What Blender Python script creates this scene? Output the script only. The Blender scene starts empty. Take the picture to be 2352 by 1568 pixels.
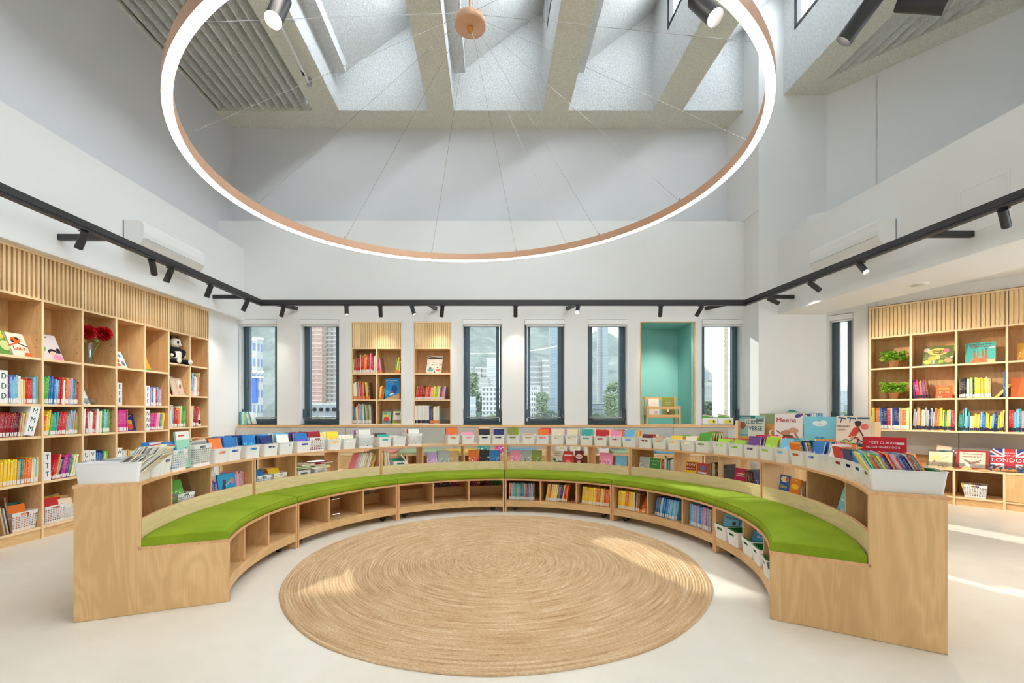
import bpy, math, random
from mathutils import Vector, Matrix
R = random.Random(11)
S = bpy.context.scene
COL = S.collection
PI = math.pi
rad = math.radians

# ------------------------------------------------------------------ camera, sky, sun, exposure
cd = bpy.data.cameras.new('camera'); cam = bpy.data.objects.new('camera', cd); COL.objects.link(cam)
cam.location = (0, 0, 1.2); cam.rotation_euler = (PI/2, 0, 0)
cd.sensor_width = 36; cd.lens = 36*1036/2352; cd.shift_x = 3/2352; cd.shift_y = 161/2352
cd.clip_start = .05; cd.clip_end = 3000
S.camera = cam
S.view_settings.view_transform = 'Standard'
try: S.view_settings.look = 'None'
except Exception: pass
S.view_settings.exposure = 0.55; S.view_settings.gamma = 1.0
try: S.view_settings.use_curve_mapping = False
except Exception: pass
w = bpy.data.worlds.new('hazy_sky'); S.world = w; w.use_nodes = True
nt = w.node_tree; bg = nt.nodes['Background']
bg.inputs[0].default_value = (.88, .94, 1.0, 1); bg.inputs[1].default_value = 14.0
sd = bpy.data.lights.new('sun', 'SUN'); sun = bpy.data.objects.new('sun', sd); COL.objects.link(sun)
sd.energy = 22.0; sd.angle = rad(.8); sd.color = (1, .95, .86)
sun.rotation_euler = Vector((.383, -.924, -.52)).to_track_quat('-Z', 'Y').to_euler()
cy = S.cycles
try:
    cy.use_denoising = True; cy.max_bounces = 12; cy.diffuse_bounces = 6; cy.transparent_max_bounces = 24
    cy.sample_clamp_indirect = 6; cy.caustics_reflective = False; cy.caustics_refractive = False
except Exception: pass
RING_L, SPOT_W = 17.0, 34.0

# ------------------------------------------------------------------ helpers
def lin(c):
    c /= 255.0
    return c/12.92 if c <= .04045 else ((c+.055)/1.055)**2.4
def rgb(r, g, b): return (lin(r), lin(g), lin(b), 1)

class MB:
    """collects faces of ONE mesh"""
    def __init__(s): s.v = []; s.f = []; s.m = []; s.sm = []
    def add(s, vs, fs, mi=0, smooth=False):
        n = len(s.v); s.v += [tuple(v) for v in vs]
        for k, f in enumerate(fs):
            s.f.append([n+i for i in f]); s.m.append(mi[k] if isinstance(mi, (list, tuple)) else mi); s.sm.append(smooth)
        return s
    def obox(s, o, ux, uy, uz, a, b, c, mi=0, edge=None):
        o, ux, uy, uz = Vector(o), Vector(ux), Vector(uy), Vector(uz)
        vs = [o+ux*x+uy*y+uz*z for z in c for y in b for x in a]
        fs = [(0,2,3,1), (4,5,7,6), (0,1,5,4), (2,6,7,3), (0,4,6,2), (1,3,7,5)]
        m = mi
        if edge is not None:
            d = [abs(a[1]-a[0]), abs(b[1]-b[0]), abs(c[1]-c[0])]; t = d.index(min(d))
            ax = [2, 2, 1, 1, 0, 0]; m = [mi if ax[k] == t else edge for k in range(6)]
        return s.add(vs, fs, m)
    def box(s, x0, x1, y0, y1, z0, z1, mi=0, edge=None):
        return s.obox((0,0,0), (1,0,0), (0,1,0), (0,0,1), (x0,x1), (y0,y1), (z0,z1), mi, edge)
    def prism(s, poly, z0, z1, mi=0, edge=None):
        n = len(poly); vs = [(x,y,z0) for x,y in poly]+[(x,y,z1) for x,y in poly]
        fs = [tuple(range(n-1,-1,-1)), tuple(range(n,2*n))]+[(i,(i+1)%n,n+(i+1)%n,n+i) for i in range(n)]
        e = mi if edge is None else edge
        return s.add(vs, fs, [mi, mi]+[e]*n)
    def slab(s, pts, off, mi=0, edge=None):
        """planar outline pts (3d) thickened along vector off"""
        n = len(pts); off = Vector(off); a = [Vector(p) for p in pts]
        e = mi if edge is None else edge
        return s.add(a+[p+off for p in a], [tuple(range(n)), tuple(range(2*n-1,n-1,-1))]+[((i+1)%n,i,n+i,n+(i+1)%n) for i in range(n)], [mi,mi]+[e]*n)
    def sector(s, c, r0, r1, a0, a1, z0, z1, n=14, mi=0, edge=None):
        vs = []
        for i in range(n+1):
            a = a0+(a1-a0)*i/n; ca, sa = math.cos(a), math.sin(a)
            for r, z in ((r0,z0),(r1,z0),(r1,z1),(r0,z1)): vs.append((c[0]+r*ca, c[1]+r*sa, z))
        fs, m = [], []
        thin_r = (r1-r0) < (z1-z0); e = mi if edge is None else edge
        for i in range(n):
            p, q = 4*i, 4*i+4
            fs += [(p,q,q+1,p+1),(p+1,q+1,q+2,p+2),(p+2,q+2,q+3,p+3),(p+3,q+3,q,p)]
            m += [e,mi,e,mi] if thin_r else [mi,e,mi,e]
        fs += [(0,1,2,3),(4*n+3,4*n+2,4*n+1,4*n)]; m += [e,e]
        return s.add(vs, fs, m)
    def tube(s, p0, p1, r, n=10, r2=None, mi=0, cap=True, smooth=True):
        p0, p1 = Vector(p0), Vector(p1); d = (p1-p0).normalized(); r2 = r if r2 is None else r2
        u = d.orthogonal().normalized(); v = d.cross(u)
        vs = [p0+(u*math.cos(2*PI*i/n)+v*math.sin(2*PI*i/n))*r for i in range(n)]+[p1+(u*math.cos(2*PI*i/n)+v*math.sin(2*PI*i/n))*r2 for i in range(n)]
        s.add(vs, [(i,(i+1)%n,n+(i+1)%n,n+i) for i in range(n)], mi, smooth)
        if cap: s.add(vs, [tuple(range(n-1,-1,-1)), tuple(range(n,2*n))], mi)
        return s
    def lathe(s, prof, n=20, c=(0,0,0), mi=0, smooth=True):
        vs = [(c[0]+r*math.cos(2*PI*i/n), c[1]+r*math.sin(2*PI*i/n), c[2]+z) for r, z in prof for i in range(n)]
        fs = [(k*n+i, k*n+(i+1)%n, (k+1)*n+(i+1)%n, (k+1)*n+i) for k in range(len(prof)-1) for i in range(n)]
        return s.add(vs, fs, mi, smooth)
    def ball(s, c, rx, ry, rz, n=14, k=8, mi=0, M=None):
        vs = []
        for j in range(k+1):
            t = PI*j/k
            for i in range(n):
                p = Vector((rx*math.sin(t)*math.cos(2*PI*i/n), ry*math.sin(t)*math.sin(2*PI*i/n), rz*math.cos(t)))
                if M: p = M @ p
                vs.append(Vector(c)+p)
        fs = [(j*n+i, (j+1)*n+i, (j+1)*n+(i+1)%n, j*n+(i+1)%n) for j in range(k) for i in range(n)]
        return s.add(vs, fs, mi, True)
    def mesh(s, name, mats, off=None):
        me = bpy.data.meshes.new(name)
        v = s.v if off is None else [(x-off[0], y-off[1], z-off[2]) for x, y, z in s.v]
        me.from_pydata(v, [], s.f)
        for m in (mats if isinstance(mats, (list, tuple)) else [mats]): me.materials.append(m)
        me.polygons.foreach_set('material_index', s.m)
        me.polygons.foreach_set('use_smooth', s.sm)
        me.update()
        return me
    def build(s, name, mats, parent=None, world=False):
        """link as one object; world=True: vertices are world coordinates, the (unrotated) parent's place is taken off"""
        off = tuple(parent.location) if (world and parent is not None) else None
        if world and parent is not None and parent.parent is not None:
            q = parent.parent.location; off = (off[0]+q[0], off[1]+q[1], off[2]+q[2])
        o = bpy.data.objects.new(name, s.mesh(name, mats, off)); COL.objects.link(o)
        if parent is not None: o.parent = parent
        return o

def tag(o, label=None, cat=None, group=None, kind=None):
    if label: o['label'] = label
    if cat: o['category'] = cat
    if group: o['group'] = group
    if kind: o['kind'] = kind
    return o
def thing(name, label, cat, loc=(0,0,0), rz=0, group=None):
    o = bpy.data.objects.new(name, None); COL.objects.link(o); o.empty_display_size = .1
    o.location = loc; o.rotation_euler = (0, 0, rz)
    return tag(o, label, cat, group)
def struct(name, mb, m, parent=None):
    o = mb.build(name, m, parent)
    if parent is None: o['kind'] = 'structure'
    return o
def kids(o): return list(o.children)
def copy_tree(o, parent=None):
    c = o.copy(); COL.objects.link(c)
    if parent is not None: c.parent = parent
    for ch in kids(o): copy_tree(ch, c)
    return c
ONES = 'zeroth first second third fourth fifth sixth seventh eighth ninth tenth eleventh twelfth thirteenth fourteenth fifteenth sixteenth seventeenth eighteenth nineteenth'.split()
TENS = {2:'twent', 3:'thirt', 4:'fort', 5:'fift'}
def nth(n):
    if n < 20: return ONES[n]
    t, u = divmod(n, 10)
    return TENS[t]+('ieth' if u == 0 else 'y-'+ONES[u])

# ------------------------------------------------------------------ materials
def mat(name, c, rough=.5, spec=.4, metal=0, emit=0, ecol=None):
    m = bpy.data.materials.new(name); m.use_nodes = True; b = m.node_tree.nodes['Principled BSDF']
    b.inputs['Base Color'].default_value = c; b.inputs['Roughness'].default_value = rough
    b.inputs['Specular IOR Level'].default_value = spec; b.inputs['Metallic'].default_value = metal
    if emit: b.inputs['Emission Color'].default_value = ecol or c; b.inputs['Emission Strength'].default_value = emit
    return m
def nodes(m): return m.node_tree.nodes, m.node_tree.links, m.node_tree.nodes['Principled BSDF']
def N(ns, t, **kw):
    n = ns.new(t)
    for k, v in kw.items(): setattr(n, k, v)
    return n
def noise(ns, ls, vec, scale, detail=3, rough=.5, dist=0):
    n = ns.new('ShaderNodeTexNoise'); n.inputs['Scale'].default_value = scale; n.inputs['Detail'].default_value = detail
    n.inputs['Roughness'].default_value = rough; n.inputs['Distortion'].default_value = dist
    if vec is not None: ls.new(vec, n.inputs['Vector'])
    return n
def ramp(ns, ls, fac, stops):
    r = ns.new('ShaderNodeValToRGB'); e = r.color_ramp.elements
    while len(e) < len(stops): e.new(.5)
    for k, (p, c) in enumerate(stops): e[k].position = p; e[k].color = c
    ls.new(fac, r.inputs[0]); return r
def mathn(ns, ls, op, a, b=None):
    n = ns.new('ShaderNodeMath'); n.operation = op
    for k, x in enumerate((a, b)):
        if x is None: continue
        if isinstance(x, (int, float)): n.inputs[k].default_value = x
        else: ls.new(x, n.inputs[k])
    return n.outputs[0]
def mixc(ns, ls, fac, a, b, blend='MIX'):
    n = ns.new('ShaderNodeMix'); n.data_type = 'RGBA'; n.blend_type = blend
    for k, x in ((0, fac), (6, a), (7, b)):
        if isinstance(x, (int, float, tuple)): n.inputs[k].default_value = x
        else: ls.new(x, n.inputs[k])
    return n.outputs[2]
def bump(ns, ls, b, h, strength=.3, dist=.01):
    n = ns.new('ShaderNodeBump'); n.inputs['Strength'].default_value = strength; n.inputs['Distance'].default_value = dist
    ls.new(h, n.inputs['Height']); ls.new(n.outputs[0], b.inputs['Normal'])

def wood(name, base, axis, dark=.84, rough=.42):
    """rotary cut birch plywood: flame figure stretched along the grain axis"""
    m = mat(name, base, rough, .35); ns, ls, b = nodes(m)
    tc = ns.new('ShaderNodeTexCoord'); mp = ns.new('ShaderNodeMapping'); ls.new(tc.outputs['Object'], mp.inputs[0])
    sc = {'x': (.35,1.6,1.6), 'y': (1.6,.35,1.6), 'z': (1.6,1.6,.35), 'h': (.5,.5,2.2)}[axis]
    mp.inputs['Scale'].default_value = sc
    n1 = noise(ns, ls, mp.outputs[0], 2.2, 3, .55, .6)
    s = mathn(ns, ls, 'SINE', mathn(ns, ls, 'MULTIPLY', n1.outputs['Fac'], 70))
    n2 = noise(ns, ls, mp.outputs[0], 1.3, 2)
    mp2 = ns.new('ShaderNodeMapping'); ls.new(tc.outputs['Object'], mp2.inputs[0])
    mp2.inputs['Scale'].default_value = tuple(6 if q < .6 else 170 for q in sc)
    n3 = noise(ns, ls, mp2.outputs[0], 1.0, 2)
    f = mathn(ns, ls, 'ADD', mathn(ns, ls, 'MULTIPLY', s, .085), mathn(ns, ls, 'MULTIPLY', n2.outputs['Fac'], .70))
    f = mathn(ns, ls, 'ADD', f, mathn(ns, ls, 'MULTIPLY', n3.outputs['Fac'], .30))
    d = tuple(base[k]*dark*(1, .95, .86)[k] for k in range(3))+(1,)
    l = tuple(min(1, base[k]*1.08) for k in range(3))+(1,)
    r = ramp(ns, ls, f, [(.36, d), (.70, l)])
    ls.new(r.outputs[0], b.inputs['Base Color'])
    return m
BIRCH = rgb(222, 183, 132)
WX, WY, WZ, WH = (wood('birch_ply_'+a, BIRCH, a) for a in 'xyzh')
PALE = wood('pale_ply', rgb(236, 212, 170), 'h', .88)
def edge_mat():
    m = mat('ply_edge', rgb(205, 150, 105), .55, .3); ns, ls, b = nodes(m)
    tc = ns.new('ShaderNodeTexCoord'); n = noise(ns, ls, tc.outputs['Object'], 60, 2)
    r = ramp(ns, ls, n.outputs['Fac'], [(.3, rgb(208, 154, 108)), (.7, rgb(224, 178, 132))]); ls.new(r.outputs[0], b.inputs['Base Color']); return m
EDGE = edge_mat()
EDGE2 = mat('pale_ply_edge', rgb(238, 208, 164), .5, .3)
SLAT = wood('slat_birch', rgb(236, 206, 158), 'z', .9)
SLATBACK = wood('slat_backing', rgb(186, 134, 86), 'z', .85)
OAK = wood('oak_veneer', rgb(224, 165, 96), 'x', .85)

def plaster(name, c, sc=90, st=.08, dist=.004, rough=.9):
    m = mat(name, c, rough, .15); ns, ls, b = nodes(m)
    tc = ns.new('ShaderNodeTexCoord'); n = noise(ns, ls, tc.outputs['Object'], sc, 4, .6); bump(ns, ls, b, n.outputs['Fac'], st, dist); return m
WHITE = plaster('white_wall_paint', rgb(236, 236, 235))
UPPER = plaster('upper_wall_grey', rgb(219, 219, 222))  # slightly greyer than the lower walls; back and left only
SOFFIT = plaster('soffit_paint', rgb(240, 238, 228))
def spray(name, a, c):
    m = plaster(name, c, 55, .9, .03, .95); ns, ls, b = nodes(m)
    tc = ns.new('ShaderNodeTexCoord'); n = noise(ns, ls, tc.outputs['Object'], 38, 5, .7)
    r = ramp(ns, ls, n.outputs['Fac'], [(.32, a), (.62, c)]); ls.new(r.outputs[0], b.inputs['Base Color']); return m
CEIL = spray('sprayed_ceiling', rgb(228, 226, 209), rgb(250, 248, 236))
WELL = spray('sprayed_well_white', rgb(218, 221, 223), rgb(246, 247, 247))
LOUV = spray('louver_fibre', rgb(222, 224, 217), rgb(240, 241, 236))
def floor_mat():
    m = mat('poured_resin_floor', rgb(228, 220, 208), .32, .35); ns, ls, b = nodes(m)
    tc = ns.new('ShaderNodeTexCoord'); n = noise(ns, ls, tc.outputs['Object'], 1.1, 6, .65)
    r = ramp(ns, ls, n.outputs['Fac'], [(.3, rgb(221, 212, 198)), (.7, rgb(235, 228, 216))]); ls.new(r.outputs[0], b.inputs['Base Color'])
    n2 = noise(ns, ls, tc.outputs['Object'], 500, 2); bump(ns, ls, b, n2.outputs['Fac'], .06, .002); return m
FLOOR = floor_mat()
def fabric(name, c, dk, sc=420):
    m = mat(name, c, .9, .15); ns, ls, b = nodes(m)
    tc = ns.new('ShaderNodeTexCoord'); n = noise(ns, ls, tc.outputs['Object'], sc, 2); n2 = noise(ns, ls, tc.outputs['Object'], 3, 3)
    f = mathn(ns, ls, 'ADD', mathn(ns, ls, 'MULTIPLY', n.outputs['Fac'], .6), mathn(ns, ls, 'MULTIPLY', n2.outputs['Fac'], .4))
    r = ramp(ns, ls, f, [(.35, dk), (.68, c)]); ls.new(r.outputs[0], b.inputs['Base Color']); bump(ns, ls, b, n.outputs['Fac'], .35, .002); return m
GREEN = fabric('green_wool', rgb(150, 170, 44), rgb(112, 136, 24))
LINEN = fabric('grey_linen', rgb(205, 203, 197), rgb(180, 178, 172), 260)
BLACK = mat('black_powder_coat', rgb(46, 46, 48), .45, .4)
FRAME = mat('slate_blue_aluminium', rgb(70, 92, 104), .4, .5)
COPPER = mat('copper_anodised', rgb(208, 164, 134), .42, .45, .4)
CHROME = mat('steel', rgb(190, 190, 192), .25, .5, 1)
PLASTIC = mat('white_plastic', rgb(240, 240, 240), .3, .5)
OFFW = mat('ac_plastic', rgb(238, 238, 236), .45, .4)
DARK = mat('dark_gap', rgb(22, 22, 24), .7, .2)
GREENP = mat('green_liner', rgb(40, 140, 60), .5, .4)
RUBBER = mat('black_rubber', rgb(25, 25, 26), .5, .4)
def glass(name, tint, gl=.06):
    m = bpy.data.materials.new(name); m.use_nodes = True; ns, ls = m.node_tree.nodes, m.node_tree.links
    ns.remove(ns['Principled BSDF']); t = ns.new('ShaderNodeBsdfTransparent'); g = ns.new('ShaderNodeBsdfGlossy')
    t.inputs[0].default_value = tint; g.inputs['Roughness'].default_value = .02; x = ns.new('ShaderNodeMixShader'); x.inputs[0].default_value = gl
    ls.new(t.outputs[0], x.inputs[1]); ls.new(g.outputs[0], x.inputs[2]); ls.new(x.outputs[0], ns['Material Output'].inputs[0]); return m
PANE = glass('tinted_window_glass', (.385, .40, .40, 1), .05)
CLEAR = glass('clear_glass', (.93, .95, .95, 1), .05)
ACRYL = glass('clear_acrylic', (.86, .88, .89, 1), .12)
LIGHT = mat('light_diffuser', (1, 1, 1, 1), .5, .2, 0, RING_L, (1, .955, .90, 1))
LENS = mat('spot_lens', (1, 1, 1, 1), .5, .2, 0, 22, (1, .9, .78, 1))

# object-coloured book covers: the print is flat, seeded by the object
def cover_mat(name, art):
    m = mat(name, (1,1,1,1), .42, .4); ns, ls, b = nodes(m)
    oi = ns.new('ShaderNodeObjectInfo'); tc = ns.new('ShaderNodeTexCoord')
    mp = ns.new('ShaderNodeMapping'); ls.new(tc.outputs['Generated'], mp.inputs[0])
    cmb = ns.new('ShaderNodeCombineXYZ'); r100 = mathn(ns, ls, 'MULTIPLY', oi.outputs['Random'], 60)
    for k in range(3): ls.new(r100, cmb.inputs[k])
    ls.new(cmb.outputs[0], mp.inputs['Location'])
    col = oi.outputs['Color']
    hs = ns.new('ShaderNodeHueSaturation'); ls.new(col, hs.inputs['Color'])
    ls.new(mathn(ns, ls, 'ADD', mathn(ns, ls, 'MULTIPLY', oi.outputs['Random'], .2), .40), hs.inputs['Hue']); hs.inputs['Value'].default_value = 1.25; hs.inputs['Saturation'].default_value = .9
    sep = ns.new('ShaderNodeSeparateXYZ'); ls.new(tc.outputs['Generated'], sep.inputs[0])
    z = sep.outputs[2]
    if art:
        mp.inputs['Scale'].default_value = (1, .2, 1)
        n = noise(ns, ls, mp.outputs[0], 3.2, 2, .5, .8)
        f1 = mathn(ns, ls, 'MULTIPLY', mathn(ns, ls, 'GREATER_THAN', n.outputs['Fac'], .56), mathn(ns, ls, 'LESS_THAN', z, .66))
        c1 = mixc(ns, ls, f1, col, hs.outputs[0])
        n2 = noise(ns, ls, mp.outputs[0], 6.5, 2, .5, .4)
        f2 = mathn(ns, ls, 'MULTIPLY', mathn(ns, ls, 'GREATER_THAN', n2.outputs['Fac'], .62), mathn(ns, ls, 'LESS_THAN', z, .6))
        c2 = mixc(ns, ls, f2, c1, (.9, .86, .76, 1))
        f3 = mathn(ns, ls, 'MULTIPLY', mathn(ns, ls, 'LESS_THAN', n2.outputs['Fac'], .36), mathn(ns, ls, 'LESS_THAN', z, .55))
        c3 = mixc(ns, ls, f3, c2, (.05, .05, .09, 1))
        ls.new(c3, b.inputs['Base Color'])
    else:
        mp.inputs['Scale'].default_value = (1.5, .1, 14)
        n = noise(ns, ls, mp.outputs[0], 2.0, 1)
        band = mathn(ns, ls, 'MULTIPLY', mathn(ns, ls, 'MULTIPLY', mathn(ns, ls, 'GREATER_THAN', z, .38), mathn(ns, ls, 'LESS_THAN', z, .88)), mathn(ns, ls, 'LESS_THAN', sep.outputs[1], .03))
        f = mathn(ns, ls, 'MULTIPLY', mathn(ns, ls, 'GREATER_THAN', n.outputs['Fac'], .56), band)
        c1 = mixc(ns, ls, mathn(ns, ls, 'MULTIPLY', f, .34), col, (.86, .85, .8, 1))
        cap = mathn(ns, ls, 'MULTIPLY', mathn(ns, ls, 'GREATER_THAN', z, .93), mathn(ns, ls, 'GREATER_THAN', oi.outputs['Random'], .5))
        ls.new(mixc(ns, ls, mathn(ns, ls, 'MULTIPLY', cap, .8), c1, hs.outputs[0]), b.inputs['Base Color'])
    return m
COVER, ART = cover_mat('printed_cover', False), cover_mat('picture_cover', True)
PAGES = mat('paper_pages', rgb(235, 230, 216), .8, .2)
LABEL = mat('spine_label', rgb(232, 230, 226), .6, .3)
LABELO = mat('spine_label_orange', rgb(226, 130, 70), .6, .3)
LABELB = mat('spine_label_black', rgb(40, 40, 60), .6, .3)
_flat = {}
def flat(c, rough=.5):
    if c not in _flat: _flat[c] = mat('print_%02x%02x%02x' % c, rgb(*c), rough, .3)
    return _flat[c]
PAL = dict(red=(205,44,46), crimson=(160,28,44), orange=(232,120,44), yellow=(246,206,52), lemon=(240,228,120), green=(92,172,62), lime=(168,206,60), teal=(52,160,152),
    mint=(150,208,186), blue=(40,120,190), navy=(34,48,110), sky=(120,188,222), purple=(120,70,150), lilac=(188,160,206), magenta=(206,50,140), pink=(240,150,176),
    white=(238,236,230), cream=(240,226,196), grey=(176,178,178), black=(36,36,40), brown=(126,84,56), tan=(206,168,120), olive=(140,150,60), maroon=(110,26,40))

# ------------------------------------------------------------------ room shell (metres; camera stands at x=0, y=0; back wall at y=7.36)
YB, YU, ZC = 7.36, 7.74, 6.056
XL = -4.44
SO = 2.689                     # soffit under both bulkheads
BT = 3.849                     # top of the side bulkheads
W0 = Vector((4.85, 6.93, 0)); WD = Vector((.659, -.752, 0)); WN = Vector((.752, .659, 0)); UP = Vector((0, 0, 1))
struct('floor', MB().box(-6, 9, -3, 9, -.12, 0), FLOOR)

# back wall: openings (x0, x1, z0, z1)
WINS = [(-4.44,-3.814), (-3.430,-2.798), (-.781,-.142), (.227,.881), (1.257,1.903), (3.118,3.775)]
CASES = [(-2.607,-1.769), (-1.591,-.966)]
NICHE = (2.11, 3.01)
ops = [(a, b, .99, 2.706) for a, b in WINS]+[(a, b, .99, 2.67) for a, b in CASES]+[(NICHE[0], NICHE[1], .98, 2.67)]
ops.sort()
b = MB(); x = XL-.36
for (a, c, z0, z1) in ops:
    if a > x: b.box(x, a, YB, YU, 0, 4.311)
    b.box(a, c, YB, YU, 0, z0); b.box(a, c, YB, YU, z1, 4.311); x = c
b.box(x, 3.82, YB, YU, 0, 4.311)
struct('wall_back', b, WHITE)
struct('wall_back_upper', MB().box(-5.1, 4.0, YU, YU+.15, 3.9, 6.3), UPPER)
b = MB().prism([(XL-.36,-2.5), (XL-.36,YU), (XL-.6,YU), (XL-.6,-2.5)], 0, 2.8)
b.box(XL-.36, XL, 6.625, YB+.01, 0, SO).box(XL-.36, XL, -2.5, 2.67, 0, SO)
struct('wall_left', b, WHITE)
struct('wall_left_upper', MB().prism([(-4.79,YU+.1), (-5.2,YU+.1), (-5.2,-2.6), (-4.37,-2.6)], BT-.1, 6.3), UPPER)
struct('trim_1', MB().prism([(-4.35,-2.5), (-4.35,YB+.01), (-5.2,YB+.01), (-5.2,-2.5)], SO, BT), WHITE)      # left bulkhead
# projecting column at the back right
struct('wall_column', MB().prism([(3.80,7.75), (3.81,6.93), (4.85,6.93), (4.62,7.19), (4.5,7.9), (3.80,7.9)], 0, 4.30).prism([(3.713,7.75), (3.81,6.93), (4.85,6.93), (4.62,7.19), (4.5,7.9), (3.713,7.9)], 4.30, 7.75), WHITE)
# splayed right wall with its one window
def wob(mb, s0, s1, n0, n1, z0, z1, mi=0, edge=None): return mb.obox(W0, WD, WN, UP, (s0,s1), (n0,n1), (z0,z1), mi, edge)
b = MB(); wob(b, -.4, .04, 0, .3, 0, 6.3); wob(b, .04, .335, 0, .3, 0, .95); wob(b, .04, .335, 0, .3, 2.668, 6.3); wob(b, .335, .522, 0, .3, 0, 6.3); wob(b, .51, .522, 0, .6, 0, SO+.2); wob(b, .52, .62, 0, .3, SO+.02, 6.3)
wob(b, .60, 4.0, .48, .6, 0, SO+.2); wob(b, .60, 4.0, 0, .3, SO+.02, 6.3)
struct('wall_right', b, WHITE)
struct('wall_right_far', MB().box(7.48, 7.7, -2.6, 4.2, 0, .9).box(7.48, 7.7, -2.6, 4.2, 2.6, 6.3).box(7.48, 7.7, -2.6, -1.0, .9, 2.6).box(7.48, 7.7, 3.3, 4.2, .9, 2.6).box(7.48, 7.7, 1.0, 1.2, .9, 2.6), WHITE)
rw = struct('window_8', MB().box(7.55, 7.56, -1.0, 1.0, .9, 2.6).box(7.55, 7.56, 1.2, 3.3, .9, 2.6), glass('added_window_glass', (.62,.64,.64,1), .05))  # out-of-view window added to bring daylight to the right side
m8 = MB()
for y0, y1 in ((-1.0,1.0), (1.2,3.3)): m8.box(7.53,7.59,y0,y0+.05,.9,2.6).box(7.53,7.59,y1-.05,y1,.9,2.6).box(7.53,7.59,y0,y1,.9,.95).box(7.53,7.59,y0,y1,2.55,2.6)
struct('frame', m8, FRAME, rw)
# right bulkhead, its soffit and the raised ceiling over the bookcase
BR = [(4.10,7.03), (4.41,3.88), (5.04,-2.5)]
b = MB().prism([BR[0], BR[2], (7.6,-2.5), (7.6,3.7), (4.95,6.95)], SO+.16, BT)
b.prism([BR[0], BR[2], (6.95,-2.5), (5.29,4.648), (4.87,6.437), (4.78,6.95)], SO, SO+.16)
struct('trim_2', b, [WHITE])
struct('trim_3', MB().prism([(4.43,6.94), (4.43,6.75), (5.6,5.9), (5.75,6.1), (4.9,6.94)], BT, BT+.28), WHITE)   # low duct casing on the ledge
# rear wall behind the camera
b = MB().box(-5.2, 7.7, -2.7, -2.5, 0, 6.3)
struct('wall_rear', b, WHITE)

# ceiling: strips between openings, in a grid turned slightly (x = u + (7.29-y)*.045)
def cu(u, y): return u+(7.29-y)*.045
Y0, Y1 = -2.5, 7.29
WELLS = [(-2.772,-1.330), (-.922,.514), (.929,2.30), (2.773,4.175)]
def strip(mb, u0, u1, y0=Y0, y1=Y1, z0=ZC, z1=ZC+.12):
    return mb.prism([(cu(u0,y0),y0), (cu(u1,y0),y0), (cu(u1,y1),y1), (cu(u0,y1),y1)], z0, z1)
b = MB().box(-5.2, 5.5, Y1, 8.0, ZC, ZC+.12)
for u0, u1 in ((-5.6,-4.75), (-3.195,-2.772), (-1.330,-.922), (.514,.929), (2.30,2.773), (4.175,4.60)): strip(b, u0, u1)
b.obox(W0, WD, WN, UP, (-.75,4.2), (-.38,.1), (ZC+.001,ZC+.121))
b.box(-5.2, 7.7, -2.8, -2.4, ZC, ZC+.12)
ceil = struct('ceiling', b, CEIL)
# skylight wells: low on the left, glazed clerestory on the right
b = MB(); g = MB(); fr = MB()
SLOPE = .8
for u0, u1 in WELLS:
    e = .004
    strip(b, u0-.06, u0+e, Y0, Y1, ZC+.003, 6.56)
    strip(b, u1-e, u1+.06, Y0, Y1, ZC+.003, 6.84); strip(b, u1, u1+.06, 6.67, Y1, 6.84, 7.7); strip(b, u1, u1+.06, Y0, 6.67, 7.5, 7.7)
    for y in (Y1-e, Y0-.06+e):
        pts = [(cu(u0-.06,y),y,ZC+.003), (cu(u1+.06,y),y,ZC+.003), (cu(u1+.06,y),y,7.7), (cu(u0-.06,y),y,6.56)]
        b.slab(pts, (0,.06,0))
    pts = [(cu(u0-.06,Y0),Y0,6.56), (cu(u0-.06,Y1),Y1,6.56), (cu(u1+.06,Y1),Y1,7.7), (cu(u1+.06,Y0),Y0,7.7)]
    b.slab(pts, (0,0,.08))
    strip(b, u0, u0+.2, -1.5, 7.02, 6.47, 6.64)
    strip(g, u1+.025, u1+.035, Y0, 6.67, 6.84, 7.5)
    for z in (6.84, 7.46): strip(fr, u1-.01, u1+.05, Y0, 6.67, z, z+.05)
    y = 6.67
    while y > Y0: strip(fr, u1-.01, u1+.05, y-.06, y, 6.84, 7.5); y -= 1.45
ww = struct('wells', b, WELL, ceil); struct('clerestory_glass', g, CLEAR, ceil); struct('clerestory_frame', fr, BLACK, ceil)
struct('roof_slab', strip(strip(MB(), -5.6, -4.2, Y0, 8, 6.5, 6.56), 4.24, 6.0, Y0, 8, 6.62, 6.7), WELL, ceil)
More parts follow.
